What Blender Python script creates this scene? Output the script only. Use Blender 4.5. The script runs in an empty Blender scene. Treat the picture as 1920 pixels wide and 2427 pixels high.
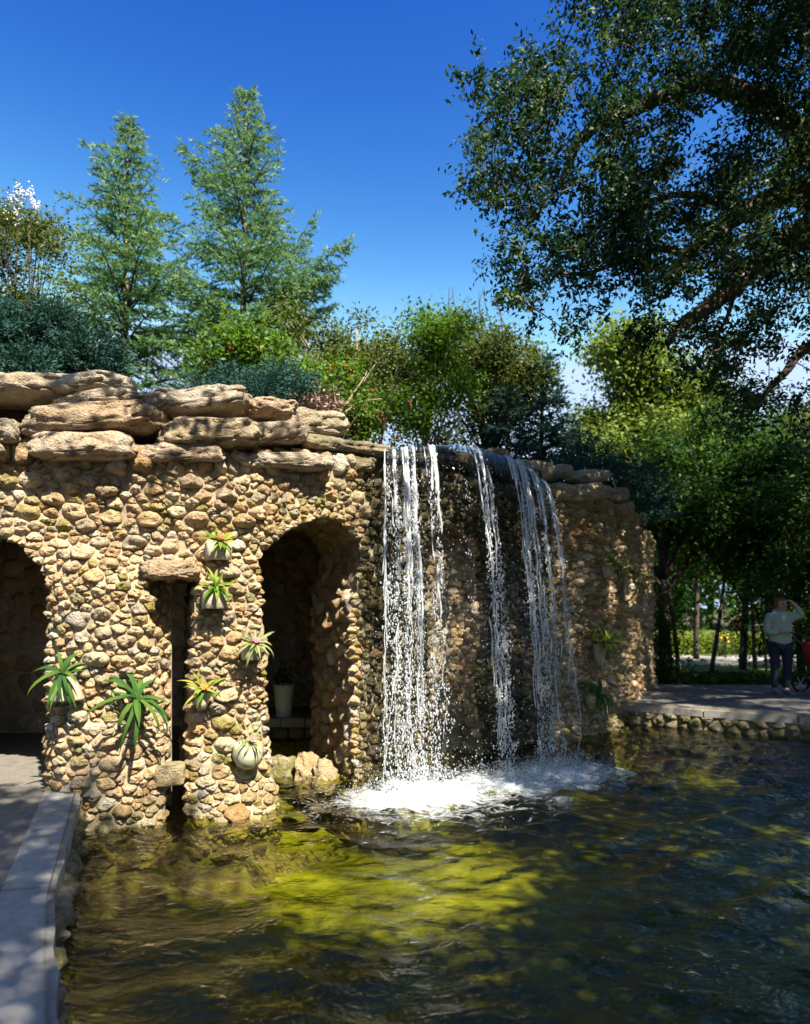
import bpy, math, random
import numpy as np
from mathutils import Vector, noise as mnoise

# ------------------------------------------------------------------ camera, sky, sun
scene = bpy.context.scene
FPX = 1618.0                      # focal length in photo pixels (24 mm on a 36 mm tall frame)
CAMZ = 1.5
HOR = 1440.0
cam_d = bpy.data.cameras.new('camera'); cam = bpy.data.objects.new('camera', cam_d)
scene.collection.objects.link(cam); scene.camera = cam
cam.location = (0, 0, CAMZ); cam.rotation_euler = (math.radians(90), 0, 0)
cam_d.sensor_fit = 'VERTICAL'; cam_d.sensor_height = 36.0; cam_d.sensor_width = 28.48
cam_d.lens = 24.0; cam_d.shift_y = 226.5 / 2427.0
cam_d.clip_start = 0.05; cam_d.clip_end = 900
cam_d.dof.use_dof = True; cam_d.dof.focus_distance = 5.8; cam_d.dof.aperture_fstop = 1.3

SUN_AZ = math.radians(149)        # clockwise from +Y: behind the camera, a little to its right
SUN_EL = math.radians(51)
SUN_DIR = Vector((math.sin(SUN_AZ) * math.cos(SUN_EL), math.cos(SUN_AZ) * math.cos(SUN_EL), math.sin(SUN_EL)))
world = bpy.data.worlds.new('World'); scene.world = world; world.use_nodes = True
wn = world.node_tree; wn.nodes.clear()
sky = wn.nodes.new('ShaderNodeTexSky'); sky.sky_type = 'NISHITA'; sky.sun_disc = False
sky.sun_elevation = SUN_EL; sky.sun_rotation = SUN_AZ
sky.altitude = 200; sky.air_density = 1.0; sky.dust_density = 0.6; sky.ozone_density = 4.0
# a polarised, contrasty blue: per-channel response, the same for the whole dome
sep = wn.nodes.new('ShaderNodeSeparateColor'); comb = wn.nodes.new('ShaderNodeCombineColor'); wn.links.new(sky.outputs[0], sep.inputs[0])
for ch, (ref, gam, out_, top) in enumerate(((1.13, 5.0, .95, 2.4), (1.98, 3.3, 2.35, 3.2), (3.72, 1.5, 4.1, 4.4))):
    v = sep.outputs[ch]
    for op, b in (('DIVIDE', ref), ('POWER', gam), ('MULTIPLY', out_), ('MINIMUM', top)):
        n_ = wn.nodes.new('ShaderNodeMath'); n_.operation = op; wn.links.new(v, n_.inputs[0]); n_.inputs[1].default_value = b; v = n_.outputs[0]
    wn.links.new(v, comb.inputs[ch])
bg = wn.nodes.new('ShaderNodeBackground'); bg.inputs['Strength'].default_value = 0.092
wo = wn.nodes.new('ShaderNodeOutputWorld'); wn.links.new(comb.outputs[0], bg.inputs[0]); wn.links.new(bg.outputs[0], wo.inputs[0])
sun_d = bpy.data.lights.new('sun', 'SUN'); sun_d.energy = 5.0; sun_d.angle = math.radians(0.53); sun_d.color = (1.0, 0.91, 0.76)
sun = bpy.data.objects.new('sun', sun_d); scene.collection.objects.link(sun)
sun.rotation_euler = (-SUN_DIR).to_track_quat('-Z', 'Y').to_euler(); sun.location = SUN_DIR * 60
vs = scene.view_settings; vs.view_transform = 'Standard'; vs.look = 'None'; vs.gamma = 1.0; vs.use_curve_mapping = False
vs.exposure = 1.6
scene.cycles.max_bounces = 10; scene.cycles.transparent_max_bounces = 24
scene.cycles.diffuse_bounces = 6; scene.cycles.glossy_bounces = 3; scene.cycles.caustics_reflective = False; scene.cycles.caustics_refractive = False
scene.cycles.sample_clamp_indirect = 6.0

# ------------------------------------------------------------------ helpers
col = scene.collection
def pt(px, py, Y):
    return np.array([(px - 960) / FPX * Y, Y, CAMZ + (HOR - py) / FPX * Y])
def ground_y(py, z=0.0):
    return (CAMZ - z) * FPX / (py - HOR)

class Acc:
    """collects triangles and quads with per-vertex float attributes"""
    def __init__(s): s.V = []; s.F3 = []; s.F4 = []; s.A = {}; s.n = 0
    def add(s, V, F3=None, F4=None, **attrs):
        V = np.asarray(V, float).reshape(-1, 3)
        if F3 is not None and len(F3): s.F3.append(np.asarray(F3, int).reshape(-1, 3) + s.n)
        if F4 is not None and len(F4): s.F4.append(np.asarray(F4, int).reshape(-1, 4) + s.n)
        for k, a in attrs.items():
            a = np.broadcast_to(np.asarray(a, float), (len(V),))
            s.A.setdefault(k, []).append((s.n, a))
        s.V.append(V); s.n += len(V)
    def build(s, name, mat, parent=None, smooth=True, center=None):
        V = np.concatenate(s.V)
        po = np.array(parent_world(parent)) if parent is not None else np.zeros(3)
        if center is None: c = po if parent is not None else V.mean(0) * 0
        elif isinstance(center, str): c = V.mean(0)
        else: c = np.array(center, float)
        me = bpy.data.meshes.new(name)
        me.vertices.add(len(V)); me.vertices.foreach_set('co', (V - c).astype(np.float32).ravel())
        idx = []; starts = []; k = 0
        for arr, m in ((s.F3, 3), (s.F4, 4)):
            if arr:
                a = np.concatenate(arr); idx.append(a.ravel()); starts.append(k + np.arange(len(a)) * m); k += a.size
        idx = np.concatenate(idx); starts = np.concatenate(starts)
        me.loops.add(len(idx)); me.loops.foreach_set('vertex_index', idx.astype(np.int32))
        me.polygons.add(len(starts)); me.polygons.foreach_set('loop_start', starts.astype(np.int32))
        me.polygons.foreach_set('use_smooth', np.full(len(starts), smooth, bool))
        me.update(calc_edges=True); me.validate()
        for kk, lst in s.A.items():
            arr = np.zeros(len(V), np.float32)
            for off, a in lst: arr[off:off + len(a)] = a
            me.attributes.new(kk, 'FLOAT', 'POINT').data.foreach_set('value', arr)
        if mat is not None: me.materials.append(mat)
        o = bpy.data.objects.new(name, me); col.objects.link(o)
        if parent is not None:
            o.parent = parent
        o.location = tuple(c - po)
        return o
def parent_world(p):
    v = Vector(p.location)
    while p.parent is not None:
        p = p.parent; v += Vector(p.location)
    return v
def tag(o, label=None, cat=None, group=None, kind=None):
    if label: o['label'] = label
    if cat: o['category'] = cat
    if group: o['group'] = group
    if kind: o['kind'] = kind
    return o
def thing(name, loc, label, cat, group=None):
    o = bpy.data.objects.new(name, None); o.empty_display_size = 0.2; o.location = tuple(float(v) for v in loc)
    col.objects.link(o); return tag(o, label, cat, group)

def tube(acc, pts, rad, sides=6, **at):
    P = np.asarray(pts, float); n = len(P); rad = np.broadcast_to(np.asarray(rad, float), (n,))
    T = np.gradient(P, axis=0); T /= np.linalg.norm(T, axis=1)[:, None] + 1e-9
    up = np.array([0.0, 0, 1.0]) if abs(T[0][2]) < .9 else np.array([1.0, 0, 0])
    B = np.cross(T, up); B /= np.linalg.norm(B, axis=1)[:, None] + 1e-9
    C = np.cross(B, T)
    a = np.linspace(0, 2 * math.pi, sides, endpoint=False)
    V = P[:, None, :] + rad[:, None, None] * (np.cos(a)[None, :, None] * B[:, None, :] + np.sin(a)[None, :, None] * C[:, None, :])
    V = V.reshape(-1, 3); F = []
    i = np.arange(n - 1)[:, None]; j = np.arange(sides)[None, :]; j2 = (j + 1) % sides
    F4 = np.stack([i * sides + j, i * sides + j2, (i + 1) * sides + j2, (i + 1) * sides + j], -1).reshape(-1, 4)
    V = np.concatenate([V, P[:1], P[-1:]]); k = n * sides
    jj = np.arange(sides); F3 = np.concatenate([np.stack([np.full(sides, k), (jj + 1) % sides, jj], -1),
        np.stack([np.full(sides, k + 1), (n - 1) * sides + jj, (n - 1) * sides + (jj + 1) % sides], -1)])
    acc.add(V, F3, F4, **at)
def smooth_pts(ctrl, n=24):
    """Catmull-Rom through control points"""
    C = np.asarray(ctrl, float); C = np.concatenate([[2 * C[0] - C[1]], C, [2 * C[-1] - C[-2]]]); out = []
    m = len(C) - 3
    for k in range(m):
        p0, p1, p2, p3 = C[k:k + 4]
        for t in np.linspace(0, 1, n, endpoint=False):
            out.append(.5 * ((2 * p1) + (p2 - p0) * t + (2 * p0 - 5 * p1 + 4 * p2 - p3) * t * t + (3 * p1 - p0 - 3 * p2 + p3) * t ** 3))
    out.append(C[-2]); return np.array(out)
def box(acc, lo, hi, **at):
    x0, y0, z0 = lo; x1, y1, z1 = hi
    V = [(x0, y0, z0), (x1, y0, z0), (x1, y1, z0), (x0, y1, z0), (x0, y0, z1), (x1, y0, z1), (x1, y1, z1), (x0, y1, z1)]
    acc.add(V, None, [(0, 3, 2, 1), (4, 5, 6, 7), (0, 1, 5, 4), (1, 2, 6, 5), (2, 3, 7, 6), (3, 0, 4, 7)], **at)
def tri_polygon(poly):
    from mathutils.geometry import tessellate_polygon
    return [tuple(t) for t in tessellate_polygon([[Vector((p[0], p[1], 0)) for p in poly]])]
def prism(acc, poly, z0, z1, **at):
    n = len(poly); T = tri_polygon(poly)
    area = sum(poly[i][0] * poly[(i + 1) % n][1] - poly[(i + 1) % n][0] * poly[i][1] for i in range(n))
    V = [(p[0], p[1], z1) for p in poly] + [(p[0], p[1], z0) for p in poly]
    F3 = []
    for t in T:
        a, b, c = [poly[i] for i in t]
        if (b[0] - a[0]) * (c[1] - a[1]) - (c[0] - a[0]) * (b[1] - a[1]) < 0: t = (t[0], t[2], t[1])
        F3.append(t); F3.append((t[0] + n, t[2] + n, t[1] + n))
    F4 = [((i + 1) % n, i, i + n, (i + 1) % n + n) if area > 0 else (i, (i + 1) % n, (i + 1) % n + n, i + n) for i in range(n)]
    acc.add(V, F3, F4, **at)
def in_poly(x, y, poly):
    x = np.asarray(x, float); y = np.asarray(y, float); r = np.zeros(x.shape, bool); n = len(poly); j = n - 1
    for i in range(n):
        xi, yi = poly[i]; xj, yj = poly[j]
        c = ((yi > y) != (yj > y)) & (x < (xj - xi) * (y - yi) / (yj - yi + 1e-12) + xi)
        r ^= c; j = i
    return r
def icosphere(sub):
    t = (1 + 5 ** .5) / 2
    V = [(-1, t, 0), (1, t, 0), (-1, -t, 0), (1, -t, 0), (0, -1, t), (0, 1, t), (0, -1, -t), (0, 1, -t), (t, 0, -1), (t, 0, 1), (-t, 0, -1), (-t, 0, 1)]
    F = [(0, 11, 5), (0, 5, 1), (0, 1, 7), (0, 7, 10), (0, 10, 11), (1, 5, 9), (5, 11, 4), (11, 10, 2), (10, 7, 6), (7, 1, 8), (3, 9, 4), (3, 4, 2), (3, 2, 6), (3, 6, 8), (3, 8, 9), (4, 9, 5), (2, 4, 11), (6, 2, 10), (8, 6, 7), (9, 8, 1)]
    V = [np.array(v) / np.linalg.norm(v) for v in V]
    for _ in range(sub):
        cache = {}; G = []
        def mid(a, b):
            k = (min(a, b), max(a, b))
            if k not in cache:
                m = V[a] + V[b]; V.append(m / np.linalg.norm(m)); cache[k] = len(V) - 1
            return cache[k]
        for a, b, c in F:
            ab, bc, ca = mid(a, b), mid(b, c), mid(c, a); G += [(a, ab, ca), (b, bc, ab), (c, ca, bc), (ab, bc, ca)]
        F = G
    return np.array(V), np.array(F)
ICO = {k: icosphere(k) for k in range(5)}
def nz(p, s=1.0, o=0.0): return mnoise.noise(Vector((p[0] * s + o, p[1] * s + o * .7, p[2] * s - o)))
def fbm(p, s=1.0, o=0.0, oct=3): return mnoise.fractal(Vector((p[0] * s + o, p[1] * s + o * .7, p[2] * s - o)), 1.0, 2.0, oct)
def spheres(acc, C, R, sub=0, stretch=None, **at):
    """many small spheres; stretch (n,3) scales each"""
    U, F = ICO[sub]; n = len(C); R = np.broadcast_to(np.asarray(R, float), (n,))
    S = R[:, None] * (np.ones((n, 3)) if stretch is None else stretch)
    V = C[:, None, :] + U[None] * S[:, None, :]
    FF = (F[None] + (np.arange(n) * len(U))[:, None, None]).reshape(-1, 3)
    at2 = {k: np.repeat(np.broadcast_to(np.asarray(a, float), (n,)), len(U)) for k, a in at.items()}
    acc.add(V.reshape(-1, 3), FF, None, **at2)

# ------------------------------------------------------------------ materials
def new_mat(name):
    m = bpy.data.materials.new(name); m.use_nodes = True; nt = m.node_tree; nt.nodes.clear()
    out = nt.nodes.new('ShaderNodeOutputMaterial'); return m, nt, out
def nd(nt, typ, ins=None, **props):
    n = nt.nodes.new('ShaderNode' + typ)
    for k, v in props.items(): setattr(n, k, v)
    for k, v in (ins or {}).items():
        s = n.inputs[k]
        if hasattr(v, 'links') or isinstance(v, bpy.types.NodeSocket): nt.links.new(v, s)
        else: s.default_value = v
    return n
def rgba(c): return (c[0], c[1], c[2], 1.0)
def ramp(nt, fac, stops, interp='LINEAR'):
    r = nt.nodes.new('ShaderNodeValToRGB'); cr = r.color_ramp; cr.interpolation = interp
    while len(cr.elements) < len(stops): cr.elements.new(0.5)
    for e, (p, c) in zip(cr.elements, stops):
        e.position = p; e.color = rgba(c) if not np.isscalar(c) else (c, c, c, 1)
    nt.links.new(fac, r.inputs[0]); return r.outputs[0]
def mixc(nt, fac, a, b, mode='MIX'):
    n = nt.nodes.new('ShaderNodeMix'); n.data_type = 'RGBA'; n.blend_type = mode
    for s, v in ((n.inputs[0], fac), (n.inputs[6], a), (n.inputs[7], b)):
        if isinstance(v, bpy.types.NodeSocket): nt.links.new(v, s)
        else: s.default_value = v if np.isscalar(v) else rgba(v)
    return n.outputs[2]
def mth(nt, op, a, b=None, clamp=False):
    n = nt.nodes.new('ShaderNodeMath'); n.operation = op; n.use_clamp = clamp
    for s, v in zip(n.inputs, (a, b)):
        if v is None: continue
        if isinstance(v, bpy.types.NodeSocket): nt.links.new(v, s)
        else: s.default_value = v
    return n.outputs[0]
def pos(nt): return nt.nodes.new('ShaderNodeNewGeometry').outputs['Position']
def attr(nt, name): return nd(nt, 'Attribute', attribute_name=name).outputs['Fac']
def tex_noise(nt, scale, detail=4, rough=.6, vec=None, dist=0.0):
    n = nd(nt, 'TexNoise', {'Scale': scale, 'Detail': detail, 'Roughness': rough, 'Distortion': dist}); nt.links.new(vec if vec is not None else pos(nt), n.inputs['Vector']); return n.outputs[0]
def scaled(nt, vec, s):
    n = nd(nt, 'Mapping', {'Scale': s}); nt.links.new(vec, n.inputs['Vector']); return n.outputs[0]

def stone_mat(name, palette, moss_col=(0.19, 0.18, 0.022)):
    m, nt, out = new_mat(name)
    r = attr(nt, 'rnd'); k = len(palette)
    base = ramp(nt, r, [(i / (k - 1), c) for i, c in enumerate(palette)])
    p = pos(nt)
    n1 = tex_noise(nt, 11, 5, .65, p); n2 = tex_noise(nt, 46, 4, .7, p); n3 = tex_noise(nt, 3.1, 3, .5, p)
    c = mixc(nt, ramp(nt, n1, [(.38, 0), (.68, 1)]), mixc(nt, 1.0, base, (.76, .71, .65), 'MULTIPLY'), base)
    pits = ramp(nt, n2, [(.33, 0), (.46, 1)])
    c = mixc(nt, mth(nt, 'MULTIPLY', mth(nt, 'SUBTRACT', 1.0, pits), .5), c, mixc(nt, 1.0, c, (.28, .23, .18), 'MULTIPLY'))
    c = mixc(nt, ramp(nt, n3, [(.45, 0), (.7, .45)]), c, mixc(nt, 1.0, c, (1.12, .86, .62), 'MULTIPLY'))
    moss = mth(nt, 'MULTIPLY', attr(nt, 'moss'), ramp(nt, tex_noise(nt, 7, 4, .6, p), [(.3, 0.0), (.62, 1.0)]), True)
    c = mixc(nt, moss, c, moss_col)
    wet = attr(nt, 'wet')
    c = mixc(nt, wet, c, mixc(nt, 1.0, c, (.13, .13, .095), 'MULTIPLY'))
    bs = nd(nt, 'BsdfPrincipled', {'Base Color': c, 'Specular IOR Level': .35})
    nt.links.new(ramp(nt, wet, [(0, .9), (1, .28)]), bs.inputs['Roughness'])
    vo = nd(nt, 'TexVoronoi', {'Scale': 55.0}); nt.links.new(p, vo.inputs['Vector']); pv = ramp(nt, vo.outputs['Distance'], [(.12, 0), (.42, 1)])
    h = mth(nt, 'ADD', mth(nt, 'ADD', mth(nt, 'MULTIPLY', n2, .8), mth(nt, 'MULTIPLY', n1, 1.5)), mth(nt, 'MULTIPLY', pv, .22))
    bump = nd(nt, 'Bump', {'Strength': 1.0, 'Distance': .045, 'Height': h}); nt.links.new(bump.outputs[0], bs.inputs['Normal'])
    nt.links.new(bs.outputs[0], out.inputs[0]); return m
PAL = [(.40, .29, .16), (.60, .45, .26), (.50, .33, .17), (.66, .53, .32), (.48, .41, .29), (.72, .59, .38), (.62, .47, .28), (.80, .72, .55), (.44, .41, .35), (.55, .40, .22), (.70, .60, .42), (.36, .28, .18)]
M_STONE = stone_mat('limestone', PAL)
M_CAP = stone_mat('weathered_limestone_slab', [(.48, .44, .38), (.55, .48, .38), (.50, .39, .27), (.62, .56, .46)])
M_GREY = stone_mat('grey_rubble', [(.30, .28, .25), (.38, .34, .28), (.28, .25, .20), (.42, .39, .34)])

def simple_mat(name, c1, c2, scale=8, rough=.85, bump=.2, dist=.01, spec=.3, detail=5):
    m, nt, out = new_mat(name); p = pos(nt)
    n = tex_noise(nt, scale, detail, .62, p); n2 = tex_noise(nt, scale * .17, 3, .5, p)
    f = mth(nt, 'ADD', mth(nt, 'MULTIPLY', n, .6), mth(nt, 'MULTIPLY', n2, .4))
    c = mixc(nt, ramp(nt, f, [(.36, 0), (.62, 1)]), c1, c2)
    bs = nd(nt, 'BsdfPrincipled', {'Base Color': c, 'Roughness': rough, 'Specular IOR Level': spec})
    b = nd(nt, 'Bump', {'Strength': bump, 'Distance': dist, 'Height': n}); nt.links.new(b.outputs[0], bs.inputs['Normal'])
    nt.links.new(bs.outputs[0], out.inputs[0]); return m
M_MORTAR = simple_mat('mortar', (.22, .18, .12), (.38, .31, .21), 14, .95, .5, .02)
M_SOFFIT = simple_mat('rough_render', (.24, .17, .10), (.36, .27, .17), 9, .95, .6, .03)
M_COPING = simple_mat('concrete_coping', (.21, .20, .185), (.32, .31, .29), 22, .85, .35, .004)
M_PATH = simple_mat('aggregate_path', (.11, .10, .088), (.20, .18, .155), 55, .9, .45, .004)
M_ASPHALT = simple_mat('grey_path', (.085, .085, .085), (.13, .13, .125), 60, .9, .4, .004)
M_SOIL = simple_mat('soil', (.035, .026, .016), (.075, .055, .033), 6, .95, .6, .03)
M_GRASS = simple_mat('lawn', (.045, .085, .015), (.10, .15, .03), 20, .9, .6, .02)
M_BARK = simple_mat('bark', (.045, .035, .026), (.10, .08, .06), 24, .95, .8, .02)
M_PALEBARK = simple_mat('pale_bark', (.20, .15, .10), (.34, .27, .19), 24, .9, .6, .01)
M_POT = simple_mat('pale_cast_stone', (.33, .28, .19), (.50, .44, .32), 14, .9, .7, .02)
M_GREYPOT = simple_mat('dark_cast_stone', (.14, .12, .09), (.24, .21, .16), 14, .9, .6, .02)
M_MOSSPOT = simple_mat('mossy_cast_stone', (.30, .31, .16), (.52, .50, .36), 12, .9, .5, .01)
M_BUCKET = simple_mat('glazed_grey_planter', (.66, .68, .70), (.74, .76, .77), 5, .45, .05, .002)

def leaf_mat(name, stops, trans=.4, gloss=.08, rough=.4):
    m, nt, out = new_mat(name)
    c = ramp(nt, attr(nt, 'rnd'), [(i / (len(stops) - 1), s) for i, s in enumerate(stops)])
    d = nd(nt, 'BsdfDiffuse', {'Color': c})
    t = nd(nt, 'BsdfTranslucent', {'Color': mixc(nt, 1.0, c, (1.25, 1.2, .55), 'MULTIPLY')})
    mx = nd(nt, 'MixShader', {0: trans, 1: d.outputs[0], 2: t.outputs[0]})
    g = nd(nt, 'BsdfGlossy', {'Color': (1, 1, 1, 1), 'Roughness': .6})
    lw = nd(nt, 'Fresnel', {'IOR': 1.4})
    mx2 = nd(nt, 'MixShader', {0: mth(nt, 'MULTIPLY', lw.outputs[0], gloss * .35, True), 1: mx.outputs[0], 2: g.outputs[0]})
    nt.links.new(mx2.outputs[0], out.inputs[0]); return m
L_OAK = leaf_mat('oak_leaf', [(.012, .036, .019), (.020, .052, .023), (.035, .075, .028), (.10, .145, .045)], .34, .10)  # lightest stop paints sunlit leaf clusters into the colour
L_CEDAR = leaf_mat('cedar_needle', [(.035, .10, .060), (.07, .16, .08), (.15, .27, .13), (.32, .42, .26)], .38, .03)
L_JUNIPER = leaf_mat('juniper_needle', [(.014, .045, .042), (.028, .075, .066), (.055, .12, .105)], .18, .03)
L_BRIGHT = leaf_mat('bright_leaf', [(.05, .12, .014), (.09, .18, .02), (.15, .25, .03)], .45, .07)
L_OLIVE = leaf_mat('olive_leaf', [(.045, .075, .018), (.085, .115, .026), (.14, .17, .05)], .4, .07)
L_MAPLE = leaf_mat('maple_leaf', [(.018, .055, .012), (.035, .09, .016), (.07, .14, .02)], .45, .06)
L_LIGHT = leaf_mat('light_leaf', [(.09, .15, .025), (.16, .23, .04), (.24, .30, .07)], .4, .06)
L_BROM = leaf_mat('bromeliad_leaf', [(.035, .10, .018), (.075, .17, .022), (.17, .23, .03), (.30, .28, .06)], .3, .12, .3)
L_BROMDARK = leaf_mat('strap_leaf', [(.02, .065, .022), (.04, .11, .025), (.11, .17, .03)], .3, .12, .3)
L_BROMPALE = leaf_mat('variegated_leaf', [(.10, .15, .05), (.22, .25, .10), (.34, .32, .18)], .3, .12, .3)
L_HEDGE = leaf_mat('hedge_leaf', [(.10, .16, .015), (.17, .23, .025), (.25, .30, .04)], .45, .05)
def flat_mat(name, c, rough=.6, trans=0):
    m, nt, out = new_mat(name)
    n = tex_noise(nt, 40, 3, .5); cc = mixc(nt, n, tuple(v * .8 for v in c), tuple(min(1, v * 1.15) for v in c))
    bs = nd(nt, 'BsdfPrincipled', {'Base Color': cc, 'Roughness': rough}); nt.links.new(bs.outputs[0], out.inputs[0]); return m
M_RED = flat_mat('red_petal', (.62, .05, .03)); M_WHITEP = flat_mat('white_petal', (.78, .76, .74)); M_PINK = flat_mat('pink_leaf', (.42, .20, .20))
M_SPIKE = flat_mat('red_bract', (.70, .10, .05)); M_YEL = flat_mat('yellow_petal', (.75, .45, .03))
# ------------------------------------------------------------------ plan of the grotto
rng = np.random.default_rng(7); random.seed(7)
CTRL = [(-6.6, 5.75), (-5.2, 5.5), (-4.1, 5.47), (-2.95, 5.62), (-2.1, 5.87), (-1.25, 6.3), (-0.55, 7.1), (0.35, 7.95), (1.2, 8.7), (2.1, 9.4), (2.75, 9.9), (3.15, 10.4), (3.75, 11.3), (4.75, 13.3), (5.1, 14.6), (5.1, 16.0)]
PL = smooth_pts(CTRL, 40)
SS = np.concatenate([[0], np.cumsum(np.linalg.norm(np.diff(PL, axis=0), axis=1))])
PT = np.gradient(PL, axis=0); PT /= np.linalg.norm(PT, axis=1)[:, None]
PN = np.stack([PT[:, 1], -PT[:, 0]], 1)
SMAX = SS[-1]
def plan(s):
    s = np.asarray(s, float)
    P = np.stack([np.interp(s, SS, PL[:, 0]), np.interp(s, SS, PL[:, 1])], -1)
    N = np.stack([np.interp(s, SS, PN[:, 0]), np.interp(s, SS, PN[:, 1])], -1)
    return P, N / np.linalg.norm(N, axis=-1, keepdims=True)
def s_at(px, off=0.0):
    k = (px - 960) / FPX; Q = PL + PN * off; f = Q[:, 0] - k * Q[:, 1]
    i = np.where((f[:-1] <= 0) & (f[1:] > 0))[0]
    if len(i) == 0: return SS[0] if f[0] > 0 else SS[-1]
    i = i[0]; t = -f[i] / (f[i + 1] - f[i]); return SS[i] + t * (SS[i + 1] - SS[i])
def sz(px, py, off=0.0):
    s = s_at(px, off); P, N = plan(s); Y = (P + N * off)[1]
    return s, CAMZ + (HOR - py) / FPX * Y
WATER_Z = -0.28
PIL = None
def rel(u, v):
    u = np.asarray(u, float); v = np.asarray(v, float)
    flare = .16 * np.exp(-np.clip(v + .3, 0, 9) / .28)
    if PIL is not None:
        for c_, hw_ in PIL: flare = flare + .16 * np.sqrt(np.clip(1 - ((u - c_) / hw_) ** 2, 0, 1)) * np.clip((2.05 - v) / .35, 0, 1)
    return flare + .025 * np.sin(u * 3.1 + 1.3 * np.sin(v * 2.3)) + .02 * np.sin(v * 4.7 + u * 1.7)
def map_front(off=0.0):
    def f(u, v, h):
        P, N = plan(u); d = np.asarray(h) + off + (rel(u, v) if off == 0 else 0)
        return np.stack([P[..., 0] + N[..., 0] * d, P[..., 1] + N[..., 1] * d, np.broadcast_to(v, np.shape(P[..., 0]))], -1)
    return f
def ztop(s): return np.interp(s, [s_at(-100), s_at(300), s_at(600), s_at(860), s_at(1290), s_at(1480), SMAX], [2.72, 2.72, 2.76, 2.95, 3.05, 2.95, 2.3])

PIL = [((s_at(130) + s_at(392)) / 2, (s_at(392) - s_at(130)) / 2), ((s_at(446) + s_at(636)) / 2, (s_at(636) - s_at(446)) / 2)]
# openings, traced as outlines on the wall face
sA0 = SS[np.argmin(abs(PL[:, 0] + 4.45))]; sA1 = SS[np.argmin(abs(PL[:, 0] + 2.93))]
cA = (sA0 + sA1) / 2; hw = (sA1 - sA0) / 2
O_LEFT = [(sA0, -1.2)] + [(cA - hw * math.cos(a), 1.62 + .58 * math.sin(a)) for a in np.linspace(0, math.pi, 15)] + [(sA1, -1.2)]
O_SLOT = [sz(*p) for p in [(388, 1985), (384, 1800), (374, 1640), (358, 1500), (345, 1372), (466, 1366), (460, 1500), (454, 1650), (446, 1800), (444, 1985)]]
O_ARCH = [sz(*p) for p in [(640, 2010), (638, 1850), (627, 1783), (617, 1716), (613, 1600), (610, 1496), (606, 1398), (603, 1340), (620, 1305), (652, 1278), (687, 1248), (722, 1231), (760, 1220), (807, 1228), (833, 1257), (850, 1289), (853, 1333), (842, 1390), (833, 1450), (836, 1584), (836, 1700), (830, 1818), (828, 2010)]]
O_NICHE = [sz(*p) for p in [(1010, 1960), (1015, 1600), (1012, 1330), (1020, 1275), (1055, 1240), (1100, 1248), (1135, 1290), (1140, 1400), (1132, 1600), (1130, 1960)]]
OPEN = [O_LEFT, O_SLOT, O_ARCH, O_NICHE]

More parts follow.
